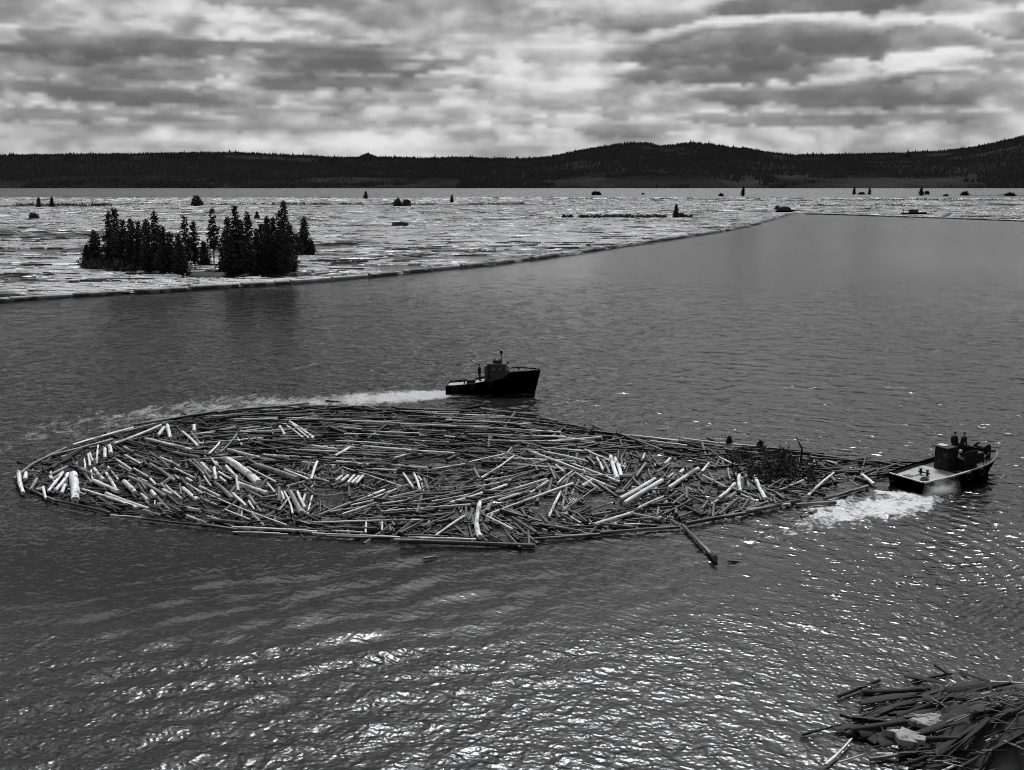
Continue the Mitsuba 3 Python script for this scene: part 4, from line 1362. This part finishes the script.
# wheelhouse: walls, roof, windows, door
wh_x, wh_y, ww = 4.0 * lx, .12, 1.25
obj('wheelhouse', M_box(MB, rbox(wh_x, wh_y, 1.72, 1.1, ww, 1.75, .05)), 'cabin_dark', t2)
rf = obj('roof', M_box(MB, rbox(wh_x - .1, wh_y + .1, 2.66, 1.2, ww + .2, .09, .03)), 'cabin_dark', t2)
obj('roof_hatch', M_box(MB, rbox(wh_x - .2, wh_y + .2, 2.74, .6, .7, .07, .02)), 'rail_pale', t2)
xa = wh_x - .55
for y, w in ((-.34 + wh_y, .4),):
    w_ = obj('window', M_box(MB, box(xa - .007, y, 2.15, .02, w, .5)), 'window_glass', t2)
    obj('frame', M_box(MB, cat([box(xa - .015, y, 2.42, .03, w + .1, .05), box(xa - .015, y, 1.88, .03, w + .1, .05), box(xa - .015, y - w / 2 - .03, 2.15, .03, .05, .49), box(xa - .015, y + w / 2 + .03, 2.15, .03, .05, .49)])), 'cabin_dark', w_)
d_ = obj('door', M_box(MB, rbox(xa - .015, .26 + wh_y, 1.62, .04, .5, 1.4, .015)), 'cabin_dark', t2)
obj('handle', M_box(MB, box(xa - .05, .08 + wh_y, 1.6, .04, .05, .12)), 'rail_pale', d_)
ys_ = wh_y - ww / 2
for x in (-.26, .26):
    w_ = obj('window', M_box(MB, box(wh_x + x, ys_ - .007, 2.15, .36, .02, .5)), 'window_glass', t2)
    obj('frame', M_box(MB, cat([box(wh_x + x, ys_ - .015, 2.42, .44, .03, .05), box(wh_x + x, ys_ - .015, 1.88, .44, .03, .05)])), 'cabin_dark', w_)
# casing forward of it with a cockpit on top, in which the men stand; stepped down to the bow
obj('engine_casing', M_box(MB, rbox(5.15 * lx, 0, 1.35, 1.45, 2.2, 1.0, .06)), 'cabin_dark', t2)
obj('cockpit_side', M_box(MB, rbox(5.15 * lx, -1.05, 2.12, 1.45, .08, .56, .03)), 'cabin_dark', t2)
obj('cockpit_side', M_box(MB, rbox(5.15 * lx, 1.05, 2.12, 1.45, .08, .56, .03)), 'cabin_dark', t2)
obj('windscreen', M_box(MB, rbox(5.83 * lx, 0, 2.2, .08, 2.0, .72, .03)), 'cabin_dark', t2)
obj('stack', M_box(MB, cat([tube([6.0 * lx, .2, 1.2], [6.0 * lx, .2, 2.5], .17, 12), tube([6.0 * lx, .2, 2.48], [6.0 * lx, .2, 2.58], .21, 12)])), 'cabin_dark', t2, smooth=40)
obj('fore_trunk', M_box(MB, rbox(6.55 * lx, 0, 1.6, .95, 1.5, .8, .06)), 'cabin_dark', t2)
obj('winch', M_box(MB, cat([tube([7.55 * lx, -.42, 2.05], [7.55 * lx, .42, 2.05], .30, 16), tube([7.55 * lx, -.5, 2.05], [7.55 * lx, -.42, 2.05], .42, 16), tube([7.55 * lx, .42, 2.05], [7.55 * lx, .5, 2.05], .42, 16)])), 'cabin_dark', t2, smooth=40)
obj('winch_stand', M_box(MB, cat([box(7.55 * lx, -.56, 1.68, .5, .08, .9), box(7.55 * lx, .56, 1.68, .5, .08, .9)])), 'cabin_dark', t2)
# tyres hung along the side as fenders, hand rails, mast
for x in (1.2, 2.6, 4.0, 5.3):
    i0 = int(min(24, x / 8.4 * 24))
    tr_ = trimesh.creation.torus(.24, .085, major_sections=20, minor_sections=8)
    tr_.apply_transform(trimesh.transformations.rotation_matrix(math.pi / 2, [1, 0, 0]))
    tr_.apply_translation((x * lx, -S2[i0][1] - .09, S2[i0][3] - .32))
    obj('tyre_fender', M_box(MB, tr_), 'cabin_dark', t2, smooth=True)
posts = [(x * lx, -1.55, z0) for x, z0 in ((5.9, 1.15), (6.5, 1.22), (7.1, 1.3))]
obj('hand_rail', M_box(MB, cat([tube([x, y * (1 - .16 * k), z0], [x, y * (1 - .16 * k), z0 + .75], .025, 6) for k, (x, y, z0) in enumerate(posts)] + [tube([posts[k][0], posts[k][1] * (1 - .16 * k), posts[k][2] + .75], [posts[k + 1][0], posts[k + 1][1] * (1 - .16 * (k + 1)), posts[k + 1][2] + .75], .025, 6) for k in range(2)])), 'cabin_dark', t2)
# aft: towing bitts, coil, hatch
for y in (-.3, .3):
    obj('towing_bitt', M_box(MB, cat([tube([1.75 * lx, y, .6], [1.75 * lx, y, 1.2], .09, 10), tube([1.75 * lx, y, 1.2], [1.75 * lx, y, 1.27], .13, 10)])), 'cabin_dark', t2, smooth=40)
obj('bitt_bar', M_box(MB, tube([1.75 * lx, -.5, 1.02], [1.75 * lx, .5, 1.02], .06, 8)), 'cabin_dark', t2)
obj('deck_hatch', M_box(MB, rbox(.95 * lx, .55, .74, .6, .7, .1, .03)), 'cabin_grey', t2)
tor = trimesh.creation.torus(.28, .06, major_sections=20, minor_sections=8)
tor.apply_translation((1.0 * lx, -.75, .76))
tor2 = trimesh.creation.torus(.22, .06, major_sections=20, minor_sections=8)
tor2.apply_translation((1.02 * lx, -.74, .86))
k = obj('rope_coil', M_box(MB, cat([tor, tor2])), 'rope', smooth=True)
tag(k, 'coil of rope on the aft deck of the towing boat', 'rope')
person(MB, [4.86 * lx, .22, 1.855], 0, 'taller man in a dark coat and cap standing on the towing boat', arms='down')
person(MB, [5.15 * lx, -.2, 1.855], -.3, 'second man in dark clothes standing forward beside the taller man', arms='mixed', stoop=.5)
k = obj('buoy', M_box(MB, cat([trimesh.creation.icosphere(2, .14).apply_translation((4.36 * lx, -.78, 2.42))])), 'rail_pale', smooth=True)
tag(k, 'small white float hanging on the wheelhouse of the towing boat', 'float')
# tow cable from the bitts to the point of the raft
a, b = MB([[1.75 * lx, 0, 1.05]])[0], at(872, 480, .5)
pts = [a + (b - a) * q - np.array([0, 0, 1]) * .35 * math.sin(math.pi * q) for q in np.linspace(0, 1, 9)]
k = obj('tow_cable', cat([tube(p, q, .03, 6) for p, q in zip(pts[:-1], pts[1:])]), 'rope')
tag(k, 'dark tow cable from the towing boat to the point of the raft', 'cable')

# --- the far boat, seen from the side
st, bow = at(447.5, 391.8), at(535, 393.2)
hd = math.atan2(bow[1] - st[1], bow[0] - st[0])
L1 = float(np.linalg.norm(bow[:2] - st[:2]))
MA = mover([*st[:2], 0], hd)
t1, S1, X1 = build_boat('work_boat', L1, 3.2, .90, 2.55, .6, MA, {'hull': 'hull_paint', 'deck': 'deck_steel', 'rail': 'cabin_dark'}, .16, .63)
tag(t1, 'dark work boat with a grey wheelhouse crossing beyond the raft', 'boat')
lx = L1 / 9.0
obj('wheelhouse', M_box(MA, rbox(5.2 * lx, 0, 2.25, 1.75, 1.9, 1.8, .06)), 'cabin_grey', t1)
obj('roof', M_box(MA, rbox(5.1 * lx, 0, 3.18, 2.1, 2.05, .07, .03)), 'cabin_dark', t1)
cn = trimesh.creation.icosphere(3, 1.0)
cn.vertices = cn.vertices * [.52, .75, .50]
cn = trimesh.intersections.slice_mesh_plane(cn, [0, 0, 1], [0, 0, 0.0], cap=True)
cn.apply_translation((5.15 * lx, 0, 3.22))
obj('canopy', M_box(MA, cn), 'cabin_dark', t1, smooth=50)
obj('side_wing', M_box(MA, rbox(4.12 * lx, 0, 2.1, .42, 1.8, 1.75, .05)), 'cabin_grey', t1)
obj('cabin_post', M_box(MA, rbox(4.38 * lx, -.97, 2.2, .14, .06, 1.8, .02)), 'cabin_dark', t1)
for x in (4.85 * lx, 5.6 * lx):
    w_ = obj('window', M_box(MA, box(x, -.958, 2.65, .46, .02, .45)), 'window_glass', t1)
    obj('frame', M_box(MA, cat([box(x, -.966, 2.90, .56, .03, .05), box(x, -.966, 2.40, .56, .03, .05), box(x - .26, -.966, 2.65, .05, .03, .44), box(x + .26, -.966, 2.65, .05, .03, .44)])), 'cabin_dark', w_)
obj('mast', M_box(MA, tube([5.6 * lx, 0, 3.1], [5.6 * lx, 0, 4.35], .05, 8, .035)), 'cabin_dark', t1)
obj('mast_lamp', M_box(MA, cat([tube([5.55 * lx, 0, 4.15], [5.55 * lx, 0, 4.42], .15, 10), tube([5.55 * lx, 0, 4.42], [5.55 * lx, 0, 4.48], .19, 10)])), 'cabin_dark', t1, smooth=40)
obj('fore_casing', M_box(MA, rbox(6.55 * lx, 0, 2.05, .6, 1.4, .8, .05)), 'cabin_dark', t1)
obj('bow_bitt', M_box(MA, tube([7.3 * lx, 0, 2.2], [7.3 * lx, 0, 2.85], .07, 8)), 'cabin_dark', t1)
obj('aft_casing', M_box(MA, rbox(2.45 * lx, .1, 1.15, .9, 1.2, .5, .05)), 'cabin_dark', t1)
obj('towing_bitt', M_box(MA, cat([tube([1.75 * lx, 0, .8], [1.75 * lx, 0, 1.35], .08, 10), tube([1.75 * lx, -.25, 1.2], [1.75 * lx, .25, 1.2], .05, 8)])), 'cabin_dark', t1)
for x in (1.0, 2.8, 4.6):
    i0 = int(min(24, x / 9.0 * 24))
    tr_ = trimesh.creation.torus(.22, .08, major_sections=20, minor_sections=8)
    tr_.apply_transform(trimesh.transformations.rotation_matrix(math.pi / 2, [1, 0, 0]))
    tr_.apply_translation((x * lx, -S1[i0][1] - .09, S1[i0][3] - .34))
    obj('tyre_fender', M_box(MA, tr_), 'cabin_dark', t1, smooth=True)
pr_ = [(x * lx, -1.2 + .14 * k_, 2.38 + .05 * k_) for k_, x in enumerate((6.9, 7.5, 8.1))]
obj('hand_rail', M_box(MA, cat([tube([*q_], [q_[0], q_[1], q_[2] + .45], .022, 6) for q_ in pr_] + [tube([a_[0], a_[1], a_[2] + .45], [b_[0], b_[1], b_[2] + .45], .022, 6) for a_, b_ in zip(pr_[:-1], pr_[1:])])), 'cabin_dark', t1)
obj('stay', M_box(MA, cat([tube([5.6 * lx, 0, 4.1], [8.6 * lx, 0, 2.5], .018, 5), tube([5.6 * lx, 0, 4.1], [2.6 * lx, 0, 1.4], .018, 5)])), 'cabin_dark', t1)
obj('anchor_roller', M_box(MA, tube([L1 + .25, -.18, 2.6], [L1 + .25, .18, 2.6], .10, 10)), 'cabin_dark', t1)
person(MA, [3.35 * lx, -.35, 1.30], 0, 'person in dark coat standing behind the wheelhouse of the far boat', arms='down')
person(MA, [6.28 * lx, -.62, 1.62], math.pi, 'person in a pale shirt standing ahead of the wheelhouse of the far boat', coat='cloth_pale', hat=True)

# --- two small craft moored at the far boom
st, bow = at(775.5, 212.6), at(793.5, 212.6)
L3 = float(np.linalg.norm(bow[:2] - st[:2]))
MC = mover([*st[:2], 0], 0)
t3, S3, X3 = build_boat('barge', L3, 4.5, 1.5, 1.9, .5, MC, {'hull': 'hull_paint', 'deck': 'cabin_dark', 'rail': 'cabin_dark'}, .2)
cv = trimesh.creation.icosphere(3, 1.0)
cv.vertices = cv.vertices * [L3 * .40, 2.0, 3.1]
cv = trimesh.intersections.slice_mesh_plane(cv, [0, 0, 1], [0, 0, 0.0], cap=True)
cv.apply_translation((L3 * .48, 0, 1.5))
obj('cover', M_box(MC, cv), 'cabin_dark', t3, smooth=50)
tag(t3, 'dark rounded covered barge at the corner of the boom', 'barge')
st, bow = at(902, 214.8), at(926, 214.8)
L4 = float(np.linalg.norm(bow[:2] - st[:2]))
MD = mover([*st[:2], 0], 0)
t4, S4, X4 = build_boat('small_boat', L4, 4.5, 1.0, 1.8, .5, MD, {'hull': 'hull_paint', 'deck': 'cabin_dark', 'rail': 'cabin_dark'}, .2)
obj('cabin', M_box(MD, rbox(L4 * .47, 0, 2.3, L4 * .34, 3.0, 2.2, .15)), 'cabin_dark', t4)
obj('roof', M_box(MD, rbox(L4 * .47, 0, 3.46, L4 * .40, 3.4, .14, .05)), 'cabin_dark', t4)
obj('stern_post', M_box(MD, tube([L4 * .06, 0, .8], [L4 * .06, 0, 4.2], .22, 8)), 'cabin_dark', t4)
tag(t4, 'small dark work boat with low cabin moored behind the far boom', 'boat')

# ------------------------------------------------------------------ exhaust drifting beside the towing boat
c = MB([[.9, -2.5, .55]])[0]
nx, ny, nz = 28, 20, 16
gx, gy, gz = np.meshgrid(np.linspace(-1, 1, nx), np.linspace(-1, 1, ny), np.linspace(-1, 1, nz), indexing='ij')
nn = meshkit.fbm(np.stack([gx * 3.2, gy * 2.4, gz * 2.4], -1) + 3, 4, seed=5)
rad = np.sqrt(((gx) / .95) ** 2 + (gy / .95) ** 2 + (gz / .95) ** 2)
den = np.clip(1.0 - rad, 0, 1) ** 1.4 * (1.3 - .8 * gx) * np.clip((nn - .42) / .2, 0, 1)
grid = np.ascontiguousarray(den.transpose(2, 1, 0)[..., None].astype(np.float32))
HW, HD, HH = 2.1, 1.0, .95
tw = T().translate(c.tolist()).rotate([0, 0, 1], math.degrees(math.atan2(at(988, 473)[1] - at(905, 489.5)[1], at(988, 473)[0] - at(905, 489.5)[0]))).scale([HW, HD, HH])
tw_grid = tw @ T().translate([-1, -1, -1]).scale([2, 2, 2])
scene['exhaust_smoke'] = {'type': 'cube', 'to_world': tw, 'bsdf': {'type': 'null'},
                          'interior': {'type': 'heterogeneous', 'albedo': {'type': 'constvolume', 'value': grey(.93)}, 'scale': 1.1,
                                       'sigma_t': {'type': 'gridvolume', 'grid': mi.VolumeGrid(grid), 'to_world': tw_grid}}}
tag('exhaust_smoke', 'pale puff of exhaust and spray at the starboard quarter of the towing boat', kind='stuff')


# ------------------------------------------------------------------ the bank with driftwood at the lower right
def bank_z(x, y):
    c1, c2 = at(985, 735)[:2], at(1090, 760)[:2]
    q1 = np.exp(-(((x - c1[0]) / 3.6) ** 2 + ((y - c1[1]) / 2.5) ** 2) ** 1.3)
    q2 = np.exp(-(((x - c2[0]) / 5.5) ** 2 + ((y - c2[1]) / 4.5) ** 2) ** 1.3)
    n = meshkit.fbm(np.stack([x * .7, y * .7, 0 * x], -1), 4, seed=24)
    return -1.0 + 1.25 * q1 + 1.5 * q2 + 1.1 * (n - .5)


c0 = at(1010, 735)[:2]
gx, gy = np.meshgrid(np.linspace(c0[0] - 9, c0[0] + 14, 150), np.linspace(c0[1] - 8, c0[1] + 6, 100))
V = np.stack([gx, gy, bank_z(gx, gy)], -1).reshape(-1, 3)
i, j = np.meshgrid(np.arange(99), np.arange(149), indexing='ij')
q = np.stack([i * 150 + j, i * 150 + j + 1, (i + 1) * 150 + j + 1, (i + 1) * 150 + j], -1).reshape(-1, 4)
obj('shore_bank', (V, q), 'earth', smooth=True)
tag('shore_bank', 'dark muddy bank rising from the water under the driftwood', kind='structure')

g_d = np.random.default_rng(15)
MORE = []
for i in range(44):
    x, y = g_d.uniform(850, 1015), g_d.uniform(682, 765)
    if ((x - 925) / 75) ** 2 + ((y - 712) / 30) ** 2 > 1.2 and x < 930 or (abs(x - 934) < 24 and abs(y - 724) < 10) or (abs(x - 905) < 20 and abs(y - 738) < 8):
        continue
    hl, sl = g_d.uniform(14, 38), g_d.normal(-.16, .12)
    MORE.append(f'{x - hl:.1f} {y - hl * sl:.1f} {x + hl:.1f} {y + hl * sl:.1f} {g_d.uniform(3, 8):.1f} w')
for x, y, hl, sl, w, tn in [(868, 699, 8, .1, 3, 'm'), (893, 718, 9, -.25, 3.5, 'p'), (915, 700, 7, .2, 2.6, 'p'), (955, 735, 9, .2, 3, 'm'), (975, 700, 6, -.3, 2.8, 'p'), (885, 750, 8, .15, 3, 'p'), (990, 735, 7, .1, 3.2, 'm'), (948, 764, 8, -.2, 3, 'p')]:
    MORE.append(f'{x - hl} {y - hl * sl} {x + hl} {y + hl * sl} {w} {tn}')
DRIFT = """840 712 870 720 3.5 w;838 692 880 676 4 w;860 700 915 693 9 w;852 716 905 722 8 w;862 690 930 684 7 w;880 706 940 700 7 w;846 728 895 716 5 w;803 729 842 721 3 w;826 759 852 736 3.6 p
845 724 905 730 6 w;868 732 925 723 6 w;880 742 945 733 7 w;905 738 960 748 7 w;870 754 920 748 4 m;912 676 952 669 3.4 w;905 672 945 681 5 w;935 663 948 672 3 w;960 667 990 677 4.5 w
925 694 950 679 2.6 m;946 690 1000 681 8 w;930 702 985 695 6 w;955 712 1020 703 8 w;945 722 1010 728 7 w;935 752 990 741 6 w;975 747 1030 738 7 w;960 764 1020 755 6 w;985 676 1036 681 2 p;990 690 1026 699 4 m
905 762 935 750 5 w;996 716 1016 722 3 m;1002 758 1022 763 2.2 p;862 719 875 722.5 2 p;864 705 873 705.5 1.8 p;930 753 948 757 2 m;985 753 996 754 2.2 p;875 711 888 708 1.8 m;1003 704 1007 713 4 p"""
gd = np.random.default_rng(77)
for i, (x0, y0, x1, y1, w, tone) in enumerate(parse(DRIFT + ';' + ';'.join(MORE))):
    p0, p1 = at(x0, y0, .35), at(x1, y1, .35)
    r = w * mpp(p0) * .5
    for p in (p0, p1):
        gz = float(bank_z(np.array(p[0]), np.array(p[1])))
        p[2] = max(.02, gz) + r * .6 + gd.uniform(0, .22)
    m, uv = log_mesh(p0, p1, r, r * gd.uniform(.55, .9), 10, 7, gd.uniform(0, .03), .16, 1200 + i)
    if tone == 'w' and w > 4 and i % 4:                                            # split slabs and planks rather than round poles
        c = m.vertices.mean(0)
        d_ax = (p1 - p0) / np.linalg.norm(p1 - p0)
        sd = np.cross(d_ax, [0, 0, 1])
        sd /= np.linalg.norm(sd)
        up_ = np.cross(sd, d_ax)
        roll = gd.normal(0, .35)
        s2, u2 = sd * math.cos(roll) + up_ * math.sin(roll), up_ * math.cos(roll) - sd * math.sin(roll)
        q = m.vertices - c
        m.vertices = c + np.outer(q @ d_ax, d_ax) + np.outer((q @ s2) * gd.uniform(1.1, 1.7) * (1 + .25 * np.sin((q @ d_ax) * 2.1 + i)), s2) + np.outer((q @ u2) * gd.uniform(.18, .4), u2)
    k = obj('driftwood', m, {'w': 'wood_wet', 'p': 'wood_pale', 'm': 'wood_mid'}[tone], smooth=True, uv=uv)
    L = np.linalg.norm(p1 - p0)
    size = 'stout' if w >= 6 else 'thin' if w < 3 else 'short' if L < 1.6 else ''
    if (x0, y0) == (826, 759):
        tag(k, 'pale pole slanting into the water at the left of the driftwood bank', 'driftwood', 'driftwood on the near bank')
        continue
    pos = 'left end' if (x0 + x1) / 2 < 890 else 'middle' if (x0 + x1) / 2 < 960 else 'right end'
    row = 'far' if (y0 + y1) / 2 < 700 else 'near' if (y0 + y1) / 2 > 732 else 'central'
    later(k, ' '.join(f"{size} { {'w': 'black wet', 'p': 'pale', 'm': 'grey'}[tone]} driftwood, {row} row, bank's {pos}".split()), 'driftwood', 'driftwood on the near bank', (x0 + x1) / 2)
def patch_slab_colour(p, n, uv):
    v = fbm(p.x * 2.5, p.y * 2.5, p.z * 2.5, 4)
    return mi.Color3f(.32 * (.55 + .6 * v) * (1 - .6 * smoothstep(.58, .66, fbm(p.x * 5, p.y * 7, 2, 3))))


scene['patch_slab_mat'] = {'type': 'bumpmap', 'scale': 1.0, 'arbitrary': proc(lambda p, n, uv: .03 * fbm(p.x * 6, p.y * 6, p.z * 6, 3), .01), 'bsdf': {'type': 'principled', 'base_color': proc(patch_slab_colour), 'roughness': .8, 'specular': .2}}
for x, y, rx, ry, sd, text in [(934, 722, 1.0, .42, 3, 'added pale slab with an uneven edge, standing for bright water among the driftwood'), (905, 737, .75, .30, 5, 'smaller added pale slab in front of the other')]:
    p = at(x, y, .5)
    gs = np.random.default_rng(sd)
    an = np.sort(gs.uniform(0, 6.28, 15))
    rad_ = gs.uniform(.55, 1.15, 15)
    top = np.stack([np.cos(an) * rad_ * rx, np.sin(an) * rad_ * ry * 2.1], -1)
    tilt_ = gs.normal(0, .05, 2)
    pts = [np.array([*q * f_, z_ + q @ tilt_ + gs.normal(0, .012)]) for f_, z_ in ((.9, .16), (1, .11), (1.03, -.08)) for q in top] + [np.array([0, 0, .17])]
    n_ = 15
    fc = [(3 * n_, k_, (k_ + 1) % n_) for k_ in range(n_)] + [t_ for r_ in (0, n_) for k_ in range(n_) for t_ in ((r_ + k_, r_ + n_ + k_, r_ + n_ + (k_ + 1) % n_), (r_ + k_, r_ + n_ + (k_ + 1) % n_, r_ + (k_ + 1) % n_))]
    m = trimesh.Trimesh(np.array(pts) + p, np.array(fc), process=False)
    k = obj('patch_slab', m, 'patch_slab_mat', smooth=25)  # slab added in place of a bright patch of water
    tag(k, text, 'patch_slab', 'pale slabs added among the driftwood')


def near_debris():
    g = np.random.default_rng(8)
    ms = []
    for i in range(420):
        x, y = g.uniform(845, 1060), g.uniform(676, 790)
        p = at(x, y, .3)
        gz = float(bank_z(np.array(p[0]), np.array(p[1])))
        if gz < -.5 and g.uniform() < .85:
            continue
        an = g.normal(.25, .5)
        L = g.uniform(.3, 1.5)
        r = g.uniform(.012, .05)
        d = np.array([math.cos(an), math.sin(an), g.normal(0, .12)]) * L / 2
        c = np.array([p[0], p[1], max(gz, 0) + .08 + g.uniform(0, .35)])
        m = log_mesh(c - d, c + d, r, r * .5, 5, 3, .03, .1, int(g.integers(1e9)))[0]
        ms.append((m, np.clip(g.choice([.03, .06, .12, .4], p=[.45, .3, .17, .08]), 0, 1)))
    v, f, c, b = [], [], [], 0
    for m, t in ms:
        v.append(m.vertices)
        f.append(m.faces + b)
        c.append(np.full((len(m.vertices), 3), t))
        b += len(m.vertices)
    obj('bank_sticks', (np.vstack(v), np.vstack(f)), 'wood_vertex', color=np.vstack(c))
    tag('bank_sticks', 'small dark sticks and twigs strewn over the driftwood bank', kind='stuff')


near_debris()
flush_labels()
